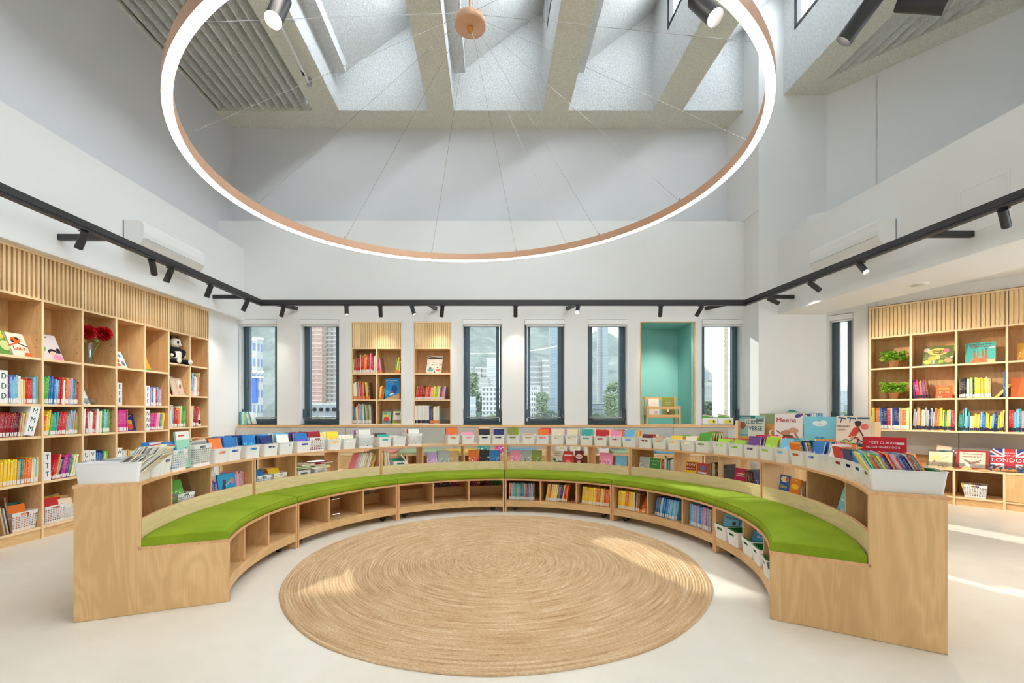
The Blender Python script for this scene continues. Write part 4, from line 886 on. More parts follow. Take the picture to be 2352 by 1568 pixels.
def bin_mesh(w_, d_, h_, mats=(PLASTIC,)):
    """tapered bin with a hand hole at both ends; x across, y into the shelf, z up; front at y=0"""
    m = MB(); tp = .91; th = .0035; c = .014
    def P_end(sign):
        def P(x, z, inner):
            f = z/h_; q = d_/2*(tp+(1-tp)*f)-(th if inner else 0); return (x, d_/2+sign*q, z)
        return P
    W0, W1 = w_/2*tp-c, w_/2-c
    holed(m, P_end(-1), W0, W1, 0, h_, 0, h_*.74, w_*.24, h_*.085); holed(m, P_end(1), W0, W1, 0, h_, 0, h_*.74, w_*.24, h_*.085)
    for inn in (0, 1):
        q = th*inn
        def C(x, y, z): return (x, d_/2+y, z)
        for sx in (-1, 1):
            vs = []
            for z, f in ((0, tp), (h_, 1)):
                X, Y = sx*(w_/2*f-q), d_/2*f-q
                vs += [C(sx*(w_/2*f-c), -Y, z), C(X-sx*c*.3, -Y+c*.3, z), C(X, -Y+c, z), C(X, Y-c, z), C(X-sx*c*.3, Y-c*.3, z), C(sx*(w_/2*f-c), Y, z)]
            m.add(vs, [(i, i+1, 7+i, 6+i) for i in range(5)], 0, True)
    # rolled rim and floor
    rim = []
    for f_, z in ((1.0, h_-.004), (1.03, h_-.002), (1.03, h_+.003), (1-2*th/w_, h_+.003)):
        X, Y = w_/2*f_, d_/2+w_/2*(f_-1); rim += [(X-c,d_/2-Y,z),(X,d_/2-Y+c,z),(X,d_/2+Y-c,z),(X-c,d_/2+Y,z),(-X+c,d_/2+Y,z),(-X,d_/2+Y-c,z),(-X,d_/2-Y+c,z),(-X+c,d_/2-Y,z)]
    m.add(rim, [(k*8+i, k*8+(i+1)%8, k*8+8+(i+1)%8, k*8+8+i) for k in range(3) for i in range(8)], 0)
    m.box(-w_/2*tp+.002, w_/2*tp-.002, d_/2*(1-tp)+.002, d_-d_/2*(1-tp)-.002, .0005, .005)
    return m.mesh('bin', list(mats))
BIN = bin_mesh(.163, .30, .115); BINL = bin_mesh(.19, .315, .118); BINS = bin_mesh(.13, .26, .12)
def basket_mesh(w_, d_, h_, nx, ny, nz):
    """basket of crossing plastic bars with solid bands at rim and foot"""
    m = MB(); tp = .9; th = .003; zb, zt = h_*.14, h_*.80
    def side(o, ux, un, L, n):
        o, ux, un = Vector(o), Vector(ux), Vector(un)
        def q(s0, s1, z0, z1):
            P = []
            for z in (z0, z1):
                f = tp+(1-tp)*z/h_
                for s_ in (s0, s1):
                    for e in (0, 1): P.append(Vector((0,0,z))+ux*(s_*L/2*f)+un*((o.length)*f-e*th))
            m.add(P, [(0,2,6,4),(1,5,7,3),(0,1,3,2),(4,6,7,5),(0,4,5,1),(2,3,7,6)])
        q(-1, 1, 0, zb); q(-.5, .5, zt, h_*.84) if False else None
        q(-1, -.34, zt, h_); q(.34, 1, zt, h_); q(-.34, .34, h_*.93, h_); q(-.34, .34, zt, h_*.82)
        for i in range(n+1):
            s_ = -1+2*i/n; hw = .42/n; q(max(-1,s_-hw), min(1,s_+hw), zb, zt)
        for j in range(1, nz):
            z = zb+(zt-zb)*j/nz; q(-1, 1, z-.0042, z+.0042)
    side((0,-d_/2,0), (1,0,0), (0,-1,0), w_, nx); side((0,d_/2,0), (-1,0,0), (0,1,0), w_, nx); side((-w_/2,0,0), (0,-1,0), (-1,0,0), d_, ny); side((w_/2,0,0), (0,1,0), (1,0,0), d_, ny)
    m.box(-w_/2*tp, w_/2*tp, -d_/2*tp, d_/2*tp, .001, .005)
    me = m.mesh('basket', [PLASTIC])
    for v in me.vertices: v.co.y += d_/2
    return me
BSK = basket_mesh(.185, .27, .15, 8, 11, 6); BSKL = basket_mesh(.22, .30, .17, 9, 12, 7)
def place(name, me, loc, rz, label, cat, group, s=1):
    o = bpy.data.objects.new(name, me); COL.objects.link(o); o.location = loc; o.rotation_euler = (0,0,rz); o.scale = (s,s,s); return tag(o, label, cat, group)
def ang(px, r):
    """bearing seen in a plan view: where the line of sight at slope px meets the ring of radius r"""
    u = (px-1173)/1036; A = 1+u*u; Bq = -2*(u*CC.x+CC.y); Cq = CC.x**2+CC.y**2-r*r; y = (-Bq+math.sqrt(max(0, Bq*Bq-4*A*Cq)))/(2*A)
    return math.atan2(y-CC.y, u*y-CC.x)
def fill_bin(fr, w_, d_, h_, z, spec, what, where, hb=(.19,.235), lean=14, title=None, n0=.03, zoff=.008, side=False, kind='picture_book', th=(.008,.014), gap=0):
    """books standing in a bin, covers to the front, leaning back; side=True turns the spines to the front"""
    n = len(spec); y = n0
    if side:
        a = -w_/2*.84; k = 0
        while k < n and a < w_/2*.78:
            tt = R.uniform(*th); hh = R.uniform(*hb); ph = rad(lean+R.uniform(-3,3)); a += tt/math.cos(ph)
            mkbook(kind, BM[None], fr.p(a, n0, z+zoff+.004), fr.rz, (tt, d_-.05, hh), ph, 0, spec[k], f'{spec[k]} {kind.replace("_"," ")}, {nth(k+1)} spine in {where}', 'book', f'books in {where}'); k += 1
        return
    step = (d_-.09)/max(1,n)
    for k, c in enumerate(spec):
        tt = min(R.uniform(*th), step*.9); hh = R.uniform(*hb); wd_ = min(w_*.84, R.uniform(.13,.17))
        mkbook(kind, SM, fr.p(R.uniform(-.006,.006), y, z+zoff), fr.rz, (wd_, tt, hh), rad(R.uniform(-1.5,1.5)), rad(lean+R.uniform(-2,2)), c, f'{c} {kind.replace("_"," ")}, {nth(k+1)} from the front in {where}', 'book', f'books in {where}')
        y += step+gap
def fill_long(fr, w_, d_, z, spec, where, sgn, lean, hb, kind, th, wdt, start=.03, step=None):
    """books ranged along the bin with their edges to the side that faces the room's entrance"""
    f = Fr(fr.p(0, d_/2, 0)[:2], fr.n*sgn); n = len(spec); step = step or (d_-.06-start)/n
    for k, c in enumerate(spec):
        tt = min(R.uniform(*th), step*.95); ph = rad(lean+R.uniform(-1.5,1.5))
        mkbook(kind, BM[None], f.p(-d_/2+start+step*(k+.5), -wdt/2, z+.009+abs(math.sin(ph))*tt/2), f.rz, (tt, wdt, R.uniform(*hb)), ph, 0, c, f'{c} {kind.replace("_"," ")}, {nth(k+1)} from left in {where}', 'book', f'books in {where}')
# counter bins from left to right: pixel bearing, kind, book colours, (front title, colour)
BN = [(322,'L',('grey','cream','white','grey','tan','white','cream','grey'),'m'), (353,'S',('white','cream','grey','white'),'m'), (386,'S',('white','grey','red','cream','white','grey'),'m'), (420,'K',('blue','red','white','blue'),None), (487,'KL',('cream','tan','white','grey','cream','brown'),'m'),
 (522,'B',('orange','brown','cream','tan'),None), (551,'B',('blue','blue','sky'),None), (594,'B',('blue','navy','sky','navy'),None), (635,'B',('navy','blue','navy','sky'),None), (670,'B',('white','sky','cream','crimson'),None), (711,'B',('blue','sky','navy','red'),None),
 (748,'K',('crimson','white','red','navy'),None), (781,'B',('yellow','cream','lemon','grey'),None), (815,'B',('cream','white','green','red'),'low'), (860,'K',('white','cream','purple','white'),None), (901,'B',('teal','black','brown'),'low'), (934,'B',(),None), (971,'K',('white','red','cream'),None),
 (1057,'B',('orange','orange','white','red'),None), (1091,'B',('pink','red','cream'),'low'), (1129,'B',('black','orange','cream','orange'),None), (1160,'B',('navy','red','cream','orange'),None), (1193,'B',('olive','green','lime','cream'),None), (1229,'B',('tan','white'),'vlow'), (1262,'B',('orange','orange','red'),None), (1295,'B',('cream','cream','white','pink'),None),
 (1328,'B',('cream','tan','white'),None), (1362,'B',('teal','mint','white','cream'),None), (1394,'B',('red','red','cream'),None), (1428,'B',('pink','orange','maroon','cream'),None), (1459,'B',('sky','yellow','cream','orange'),None), (1497,'B',('maroon','red','cream'),'low'), (1529,'B',('tan',),'vlow'), (1563,'B',('yellow','orange','green'),'low'), (1594,'B',('cream','yellow','brown'),'low'),
 (1627,'B',('green','green','lime','red'),None), (1668,'B',('lime','lime','green','red'),'low'), (1704,'B',('lime','olive','brown','red'),'low'), (1739,'B',('purple','purple','red','magenta'),None), (1774,'B',('lime','yellow','red'),None), (1809,'B',('sky','sky','teal','mint'),None), (1844,'B',('orange','teal','black','blue','cream','red'),'s'), (1879,'B',('blue','blue','navy','pink','orange','purple','lime'),'b'),
 (1918,'B',('white','white','orange','black','teal'),'b'), (1944,'B',('red','red','orange','yellow','red'),'s'), (1982,'B',('navy','blue','teal','olive','sky','navy','olive'),'s'), (2010,'B',('blue','cream','sky','teal'),'s')]
bears = []
for k, (px, kd, cols, how) in enumerate(BN):
    a = ang(px-2, RS+.012); bears.append(a)
bears[0], bears[1], bears[2], bears[3] = rad(200.0), rad(195.9), rad(192.6), rad(186.4)
for k, q in ((43,-11.2), (44,-15.3), (45,-19.35), (46,-23.4)): bears[k] = rad(q-1.93)
for k, (px, kd, cols, how) in enumerate(BN):
    a = bears[k]; w_ = {'L':.19,'S':.13,'B':.163,'K':.185,'KL':.22}[kd]; d_ = {'L':.315,'S':.26,'B':.30,'K':.27,'KL':.30}[kd]; h_ = {'L':.145,'S':.12,'B':.115,'K':.15,'KL':.17}[kd]
    if k > 2: a += (w_/2-.004)/(RS+.02)     # the bearing marks the bin's right edge
    if kd == 'B' and 15 > k > 4: a -= .012
    fr = Arc(a, RS+.004); zz = .7805; what = cols[0] if cols else None
    kn = {'L':'large white bin','S':'narrow white bin','B':'white plastic bin','K':'white lattice basket','KL':'large white lattice basket'}[kd]
    lab = f'{kn} of {what} books, {nth(k+1)} container from left along the curved counter' if what else f'empty {kn}, {nth(k+1)} container from left along the curved counter'
    me = {'L':BINL,'S':BINS,'B':BIN,'K':BSK,'KL':BSKL}[kd]
    place('storage_basket' if kd[0] == 'K' else 'storage_bin', me, fr.p(0,0,zz), fr.rz, lab, 'basket' if kd[0] == 'K' else 'bin', 'bins and baskets on the counter')
    where = f'the {nth(k+1)} counter bin'
    if how == 'm': fill_long(fr, w_, d_, zz, (list(cols)*4)[:22 if kd == 'L' else 16], where, -1, 47 if kd == 'L' else 32, (.205,.22), 'magazine', (.003,.007), w_*.72, .085 if kd == 'L' else .04, .0085)
    elif how == 'low': fill_bin(fr, w_, d_, h_, zz, list(cols)*(2 if k > 33 else 1), '', where, hb=(.145,.16), lean=20)
    elif how == 'vlow': fill_bin(fr, w_, d_, h_, zz, cols, '', where, hb=(.12,.128), lean=8)
    elif how == 's': fill_long(fr, w_, d_, zz, (list(cols)*4)[:18], where, 1, -13, (.17,.185), 'picture_book', (.009,.013), .125)
    elif how == 'b': fill_bin(fr, w_, d_, h_, zz, cols, '', where, hb=(.19,.20), lean=10)
    else: fill_bin(fr, w_, d_, h_, zz, list(cols)*(2 if k > 33 or (4 < k < 12) else 1), '', where, hb=(.185,.205), lean=12)
fr = Arc(ang(445, RS+.02), RS+.004)
cover(fr.p(-.06,.035,.79), fr.rz, .15, .265, (150,206,180), 'mint green picture book with white top standing in the large lattice basket', tilt=6, art=[('p',[(-.075,.205),(.075,.205),(.075,.265),(-.075,.265)],(236,232,226)),('l',-.05,.235,.02,.235,.012,(206,90,60)),('e',.02,.09,.02,.035,(236,226,214)),('e',.02,.13,.014,.016,(120,80,60))])
# big bin on the right end with a green liner, spines up and leaning to the right
aE = rad(-28.05); fr = Arc(aE, RS+.004)
bb = place('storage_bin', bin_mesh(.20,.315,.115), fr.p(0,0,.7805), fr.rz, 'large white bin of thin colourful books on the right end of the curved counter', 'bin', 'bins and baskets on the counter')
MB().box(-.085,.085,.02,.025,.01,.117).box(-.085,.085,.288,.293,.01,.117).box(.085,.089,.02,.293,.01,.117).box(-.089,-.085,.02,.293,.01,.117).build('liner', GREENP, bb)
cols = ['lemon','sky','lime','teal','orange','red','green','yellow','teal','red','navy','orange','red','grey','pink','red','blue','navy','purple','grey','brown','red','teal','orange']
fill_long(fr, .20, .315, .7805, cols, 'the large right end bin', 1, -27, (.195,.21), 'picture_book', (.008,.0105), .15, .05, .0098)
t = cover((2.17,2.62,.79), rad(-38), .20, .262, (200,30,44), 'red picture book titled Meet Claude standing behind the large right end bin', tilt=6, lines=[('MEET CLAUDE',.021,(245,240,236),.46,.87,.0008,.95),('NO ORDINARY DOG',.017,(245,240,236),.47,.77,.0006,.95)], art=[('l',.055,.226,.09,.226,.012,(240,236,226))])

# ------------------------------------------------------------------ what stands in the curved bench
def cell(k, q): a0, a1 = ANG[k], ANG[k+1]; return a0+(a1-a0)*(q+.5)/3
def ucov(k, q, off, w_, h_, c, label, r=RS+.045, tilt=8, turn=0, **kw):
    """face-out book on the shelf behind the backrest"""
    a = cell(k, q); fr = Arc(a, r); return cover(fr.p(off, 0, .476), fr.rz+rad(turn), w_, h_, c, label, tilt=tilt, **kw)
def urow(k, q, off, spec, where, **kw):
    fr = Arc(cell(k, q), RS+.06); kw.setdefault('h', (.2,.25)); kw.setdefault('dep', (.14,.17)); kw.setdefault('lab', None)
    return row(fr, off, off+.4, .476, spec, 'novel', where, n0=0, **kw)
# module 1 to 3
fr = Arc(cell(0,1), RS+.05); place('storage_basket', BSK, fr.p(.0,.0,.476), fr.rz-.2, 'white lattice basket of green and blue books behind the backrest of the first module', 'basket', 'baskets inside the bench', .8)
for k, c in enumerate(('green','blue','sky','navy')): mkbook('novel', SM, fr.p(-.01,.04+.04*k,.488), fr.rz-.2, (.13,.012,.21-.004*k), 0, rad(16), c, f'{c} novel, {nth(k+1)} from the front in the basket behind the first module', 'book', 'books in the first module basket')
acrylic(fr.p(.15,.06,.488), fr.rz, .16, .25, 'empty clear stand beside the basket behind the first module')
ucov(0, 2, -.0, .2, .2, (48,150,200), 'blue picture book of a child with a ball behind the first module', art=[('e',-.03,.13,.02,.022,(110,70,50)),('e',-.04,.08,.02,.035,(60,60,70)),('e',.06,.13,.025,.025,(230,120,60)),('l',-.05,.05,-.07,.01,.012,(60,50,60)),('l',-.03,.05,-.01,.01,.012,(60,50,60)),('l',-.02,.1,.05,.14,.004,(240,240,240))])
ucov(0, 2, -.16, .12, .17, (190,140,136), 'dusty pink booklet in a clear stand behind the first module', tilt=14)
acrylic(Arc(cell(0,2),RS+.075).p(-.14,0,.488), Arc(cell(0,2),0).rz, .2, .3, 'tall clear stand with two tiers behind the first module')
urow(0, 2, -.22, rep(('navy',2),('lilac',1),('purple',2),('blue',2)), 'dark row behind the first module', h=(.13,.16)); urow(0, 2, .10, rep(('sky',1),('pink',3),('tan',1),('lilac',2),('orange',2),('blue',2),('navy',1)), 'end row behind the first module', h=(.17,.2))
fr = Arc(cell(1,0), RS+.03)
for j, (o, lab) in enumerate(((-.10,'white lattice basket of blue books, left of two behind the second module'), (.09,'white lattice basket of yellow books, right of two behind the second module'))):
    place('storage_basket', BSK, fr.p(o,0,.476), fr.rz, lab, 'basket', 'baskets inside the bench', .85)
    for k, c in enumerate((('blue','sky','cream','white'),('yellow','orange','cream','tan'))[j]): mkbook('novel', SM, fr.p(o,.04+.035*k,.488), fr.rz, (.13,.012,.17), 0, rad(22), c, f'{c} novel, {nth(k+1)} from the front in the {("left","right")[j]} basket of the second module', 'book', f'books in {("left","right")[j]} basket, second module')
fr = Arc(cell(1,1), RS+.05)
for k, (o, c, hz) in enumerate(((-.13,'lime',.625),(-.13,'green',.61),(-.12,'cream',.64),(.05,'red',.63),(.07,'cream',.615),(.10,'crimson',.645),(.11,'yellow',.60),(.03,'white',.598))):
    o_ = mkbook('novel', SM, fr.p(o, .20, hz), fr.rz+rad(6*(k%3-1)), (.17,.012,.22), 0, 0, c, f'{c} book lying flat, {nth(k+1)} of the pile behind the second module', 'book', 'pile behind the second module'); o_.rotation_euler = (rad(90)-.0, 0, fr.rz+rad(8*(k%3-1)))
place('storage_bin', BIN, fr.p(-.13,.0,.476), fr.rz, 'white bin under the green booklets behind the second module', 'bin', 'bins inside the bench'); place('storage_bin', BIN, fr.p(.07,.0,.476), fr.rz, 'white bin under the red booklets behind the second module', 'bin', 'bins inside the bench')
urow(1, 2, -.06, rep(('pink',1),('grey',2),('white',3),('cream',3),('tan',2),('white',2),('orange',1),('tan',2),('yellow',1),('orange',1)), 'slanting row behind the second module', h=(.24,.255), lean=18, t=(.010,.014))
fr = Arc(cell(2,0), RS+.05); place('storage_bin', BINL, fr.p(.0,0,.476), fr.rz, 'wide white tray bin behind the third module', 'bin', 'bins inside the bench')
fill_bin(fr, .19, .3, .14, .476, ('teal','white','grey'), '', 'the white tray bin behind the third module', hb=(.15,.16), lean=30, kind='novel')
urow(2, 0, -.19, rep(('tan',1),('cream',2),('grey',1),('white',1)), 'left row behind the third module', h=(.22,.25), lean=-6); mkbook('novel', BM[None], fr.p(.16,.02,.479), fr.rz, (.012,.16,.24), rad(-38), 0, 'cream', 'cream novel leaning far over behind the third module', 'book')
S3 = [(2,1,-.13,.125,.21,'lilac','purple starburst'),(2,1,.0,.14,.23,'grey','grey scrollwork'),(2,1,.14,.12,.22,'tan','grey beige'),(2,2,-.14,.12,.23,'orange','orange adventure'),(2,2,.0,.12,.23,'black','black and white lettered'),(2,2,.135,.125,.22,'blue','blue dinosaur'),
      (3,0,-.14,.13,.22,'pink','dusty pink'),(3,0,.0,.12,.225,'grey','clear wrapped grey'),(3,0,.135,.12,.22,'olive','olive'),(3,2,-.06,.16,.22,'pink','pale pink floral'),(3,2,.13,.13,.19,'sky','pale blue'),(4,0,-.12,.12,.2,'grey','pale grey figure')]
for (k, q, o, w_, h_, c, nm) in S3: ucov(k, q, o*1.03, w_*1.1, h_, PAL[c], f'{nm} book facing out behind the {MODN[k]} module', plain=False)
acrylic(Arc(cell(2,1),RS+.03).p(0,.01,.477), Arc(cell(2,1),0).rz, .38, .12, 'long clear stand behind the third module', 8); acrylic(Arc(cell(3,0),RS+.03).p(0,.01,.477), Arc(cell(3,0),0).rz, .38, .12, 'long clear stand behind the fourth module', 8)
ucov(3, 1, -.14, .12, .22, (226,222,206), 'cream book titled Anna Hibiscus with palms behind the fourth module', lines=[('ANNA',.028,(170,60,50),.5,.85,.001),('HIBISCUS',.02,(170,60,50),.5,.73,.001)], art=[('e',-.02,.06,.025,.035,(120,80,60)),('e',.03,.07,.03,.03,(60,120,70)),('e',-.04,.11,.02,.02,(60,120,70))])
ucov(3, 1, .0, .13, .22, (206,52,56), 'red book with a pink arch behind the fourth module', art=[('e',0,.06,.04,.05,(236,150,130)),('l',-.05,.17,.05,.17,.012,(240,226,210)),('e',0,.05,.02,.03,(150,40,46))])
ucov(3, 1, .14, .11, .23, (122,24,36), 'maroon book titled Charlie behind the fourth module', lines=[('Charlie',.028,(226,70,60),.5,.68,.001)], art=[('e',0,.155,.045,.03,(244,236,230)),('e',0,.05,.03,.03,(210,150,110)),('e',0,.09,.02,.02,(230,190,150))])
ucov(4, 0, .01, .15, .2, (66,140,66), 'green book with a framed title behind the fifth module', border=(.008,(206,220,160)), lines=[('AUTUMN',.024,(240,240,220),.5,.80,.001),('Forest',.02,(226,236,200),.5,.62)], art=[('e',0,.05,.04,.03,(120,180,90))])
urow(4, 0, .09, rep(('red',2),('white',2),('teal',2),('grey',2),('white',3),('crimson',3)), 'row behind the fifth module first compartment', h=(.18,.2), t=(.010,.014))
ucov(4, 1, -.10, .135, .20, (236,190,40), 'yellow book titled Rory Branagan behind the fifth module', lines=[('RORY',.042,(246,240,220),.5,.80,.0015),('BRANAGAN',.021,(246,240,220),.5,.60,.001,.9)], art=[('p',[(-.06,.10),(.06,.105),(.06,.19),(-.06,.185)],(170,40,40)),('e',0,.04,.02,.03,(60,90,150)),('e',.03,.06,.02,.02,(240,220,180))])
ucov(4, 1, .04, .13, .19, (196,66,56), 'red book with a blue creature behind the fifth module', art=[('e',0,.14,.03,.03,(96,120,170)),('l',-.05,.09,.05,.09,.02,(236,230,226)),('e',0,.045,.035,.025,(110,40,44))])
urow(4, 1, .11, rep(('brown',3),('tan',2),('black',2),('navy',2),('grey',2),('black',2)), 'row behind the fifth module middle compartment', h=(.19,.21), t=(.012,.016))
ucov(4, 2, -.06, .135, .19, (190,30,80), 'magenta book with a bow on its cover behind the fifth module', art=[('e',-.025,.06,.03,.012,(240,210,190),30),('e',.025,.06,.03,.012,(240,210,190),-30),('l',0,.055,.0,.02,.006,(240,210,190)),('l',-.045,.14,.045,.14,.008,(240,200,210)),('l',-.045,.12,.045,.12,.008,(240,200,210))])
urow(4, 2, .01, rep(('brown',2),('crimson',2),('black',2),('maroon',1)), 'row behind the fifth module last compartment', h=(.17,.19), lean=-10, t=(.012,.018))
ucov(4, 2, .165, .12, .18, (70,84,150), 'blue and lilac book at the end behind the fifth module', plain=False, turn=-10)
ucov(5, 0, -.08, .125, .20, (46,96,170), 'blue book titled Dirty Bertie behind the sixth module', lines=[('Dirty',.038,(244,226,80),.52,.52,.002),('Bertie',.036,(244,226,80),.5,.28,.002)], art=[('e',0,.165,.05,.025,(236,210,180)),('e',.03,.17,.015,.02,(214,90,60)),('l',-.05,.02,.05,.03,.03,(240,120,50))])
ucov(5, 0, .05, .12, .19, (234,130,36), 'orange book of two friends behind the sixth module', lines=[('DAY WILLA',.014,(250,230,120),.5,.92,.0006)], art=[('e',0,.125,.045,.02,(250,200,60)),('e',-.02,.05,.02,.022,(60,40,40)),('e',.025,.05,.02,.022,(50,40,60)),('e',-.02,.045,.014,.015,(236,190,150)),('e',.025,.045,.014,.015,(236,190,150))])
urow(5, 0, .12, rep(('brown',5),('tan',1),('purple',2)), 'row behind the sixth module first compartment', h=(.17,.19), t=(.012,.018))
ucov(5, 1, .10, .13, .22, (120,186,190), 'teal book titled Operation in a clear stand behind the sixth module', tilt=16, lines=[('Operation',.02,(236,244,244),.5,.62,.0006)], art=[('e',0,.05,.03,.03,(214,226,210)),('e',-.03,.16,.03,.02,(150,206,206)),('e',.03,.1,.02,.02,(90,150,160))])
acrylic(Arc(cell(5,1),RS+.08).p(.0,0,.488), Arc(cell(5,1),0).rz, .18, .25, 'tilted clear stand behind the sixth module', 20)
ucov(5, 2, .12, .13, .22, (110,26,50), 'maroon book with a yellow title at the end behind the sixth module', tilt=16, lines=[('Franny',.026,(236,190,60),.5,.62,.001)], art=[('e',0,.07,.04,.03,(110,60,140)),('e',0,.11,.03,.012,(180,180,90)),('e',.02,.2,.03,.014,(236,140,50))])
# outer shelf low books seen through the gaps of modules 3 and 2
for k, q, sp in ((1,1,('black','brown','navy')), (1,2,('grey','black','sky','grey','white')), (2,1,('black','maroon','black','crimson')), (2,2,('crimson','red','maroon','brown','green'))):
    fr = Arc(cell(k,q), RS+.05)
    for j, c in enumerate(sp): mkbook('novel', SM, fr.p(-.16+.32*j/max(1,len(sp)-1), .0, .139), fr.rz, (.12,.012,.245), 0, rad(6), c, f'{c} novel, {nth(j+1)} seen through the gap low in the {MODN[k]} module compartment {nth(q+1)}', 'book', f'books low in {MODN[k]} module compartment {nth(q+1)}')
# thin readers under the seat of modules 4 and 5
def lowrow(k, q, spec, h, lean=2, lab='w', off=-.17, t=(.009,.013), **kw):
    fr = Arc(cell(k,q), RI+.035); return row(fr, off, .178, .138, spec, 'reader', f'{nth(q+1)} compartment under the {MODN[k]} module', h=h, t=t, dep=(.13,.15), lean=lean, lab=lab, n0=0, leanvar=1.2, **kw)
lowrow(3, 0, rep(('yellow',1),('red',1),('sky',2),('orange',1),('teal',2),('olive',1),('sky',2),('green',2),('brown',1),('blue',2),('tan',1),('teal',2),('red',1),('blue',2),('orange',2),('sky',2),('brown',2)), (.195,.205))
lowrow(3, 1, rep(('yellow',2),('lilac',1),('orange',2),('cream',1),('yellow',3),('cream',2),('brown',1),('olive',2),('purple',1),('navy',2),('lemon',1),('red',2),('orange',2)), (.195,.205), lean=9)
lowrow(3, 2, rep(('yellow',14),('orange',4),('lemon',4),('red',2),('orange',3)), (.19,.20), lean=4)
lowrow(4, 0, rep(('yellow',7),('orange',3),('yellow',5),('cream',2),('navy',1),('tan',2),('brown',2)), (.19,.20), lean=3)
fr = Arc(cell(4,0), RI+.02)
for j, c in enumerate(('orange','cream','yellow')): o_ = mkbook('reader', SM, fr.p(.13,.01+.012*j,.142+.012*j), fr.rz, (.14,.006,.19), 0, rad(44), c, f'{c} reader sliding down at the end of the first compartment under the fifth module', 'book', 'fallen readers')
lowrow(4, 1, rep(('blue',4),('brown',1),('sky',3),('blue',5),('sky',9)), (.19,.20), lean=10)
lowrow(4, 2, rep(('sky',4),('lilac',4),('sky',3),('blue',2),('lilac',5),('purple',2),('grey',3)), (.195,.205))
# bins with green liners under module 6
j = 0
for q, offs in ((0,(-.13,.05)), (1,(-.14,.05)), (2,(-.14,.04))):
    for o in offs:
        fr = Arc(cell(5,q)-o/RI, RI-.01)
        bo = place('storage_bin', BIN, fr.p(0,0,.138), fr.rz, f'white bin with green liner, {nth(j+1)} from left under the sixth module', 'bin', 'lined bins under the bench')
        MB().box(-.070,.070,.016,.019,.05,.121).box(-.070,.070,.281,.284,.05,.121).box(.069,.072,.016,.284,.05,.121).box(-.072,-.069,.016,.284,.05,.121).build('liner', GREENP, bo); j += 1
def lowcov(q, o, c, label, **kw):
    fr = Arc(cell(5,q)-o/RI, RI-.01); return cover(fr.p(0,.055,.150), fr.rz+rad(26), .13, .20, c, label, tilt=22, **kw)
lowcov(0, -.10, (120,190,220), 'pale blue book titled Wish Fish in a lined bin under the seat', lines=[('Wish Fish',.026,(40,60,120),.5,.84,.0015)], art=[('e',.0,.07,.03,.018,(236,190,60)),('p',[(.025,.07),(.05,.09),(.05,.05)],(236,190,60)),('e',.03,.13,.016,.016,(60,50,60)),('l',-.06,.02,.06,.03,.02,(226,236,240))])
lowcov(1, -.10, (66,150,196), 'blue book titled Treasure Island in a lined bin under the seat', lines=[('Treasure',.026,(244,240,226),.5,.82,.0012,.9),('Island',.026,(244,240,226),.5,.68,.0012,.9)], art=[('e',-.025,.06,.018,.022,(70,50,40)),('e',.025,.06,.018,.022,(110,60,50)),('e',-.025,.056,.012,.014,(226,180,140)),('e',.025,.056,.012,.014,(226,180,140)),('l',-.06,.015,.06,.015,.03,(60,110,90))])
lowcov(2, -.08, (150,160,216), 'lilac blue book at the end bin under the seat', art=[('e',0,.08,.02,.05,(180,120,170)),('e',.02,.12,.02,.02,(90,120,200))])
for q in (0,1):
    fr = Arc(cell(5,q)-(-.10)/RI, RI-.01)
    for jj, c in enumerate(('sky','grey','teal','black')): mkbook('reader', SM, fr.p(.02,.10+.03*jj,.147), fr.rz, (.13,.012,.19), 0, rad(20), c, f'{c} reader, {nth(jj+1)} behind the front book of a lined bin, compartment {nth(q+1)}', 'book', 'readers in lined bins')

# ------------------------------------------------------------------ lower left bookcase: baskets, boards
def lbask(i, off, cols, label, where, s=1.0):
    a, c = L(i); p_ = FL.p(a+off, .03, LR[4]); place('storage_basket', BSKL if s > .9 else BSK, p_, FL.rz, label, 'basket', 'baskets at the foot of the left bookcase')
    fr = Fr((p_.x, p_.y), FL.d)
    for k, cc in enumerate(cols): mkbook('storybook', SM, fr.p(R.uniform(-.02,.02), .03+.03*k, LR[4]+.012), FL.rz, (.17,.012,R.uniform(.2,.24)), rad(R.uniform(-6,6)), rad(14), cc, f'{cc} storybook, {nth(k+1)} from the front in {where}', 'book', f'books in {where}')
lbask(3, .265, ('orange','black','red','teal','blue','lime','blue'), 'white lattice basket on the floor shelf of the first bay', 'the first bay floor basket')
lbask(4, .15, ('red','sky','cream','yellow','white'), 'white lattice basket, nearer of two in the second bay', 'the nearer second bay basket')
lbask(4, .32, ('cream','tan','yellow','white','cream'), 'white lattice basket, farther of two in the second bay', 'the farther second bay basket', .85)
a, c = L(3)
for k, (w_, hh, cc, nm) in enumerate(((.014,.36,'tan','tall tan board book'),(.012,.24,'grey','grey board book'),(.014,.33,'brown','tall brown board book'))): mkbook('board_book', BM[None], FL.p(a+.078+.027*k, .01, LR[4]+.004), FL.rz, (w_,.28,hh), rad(-10), 0, cc, f'{nm} leaning beside the floor basket of the first bay', 'book', 'leaning board books')

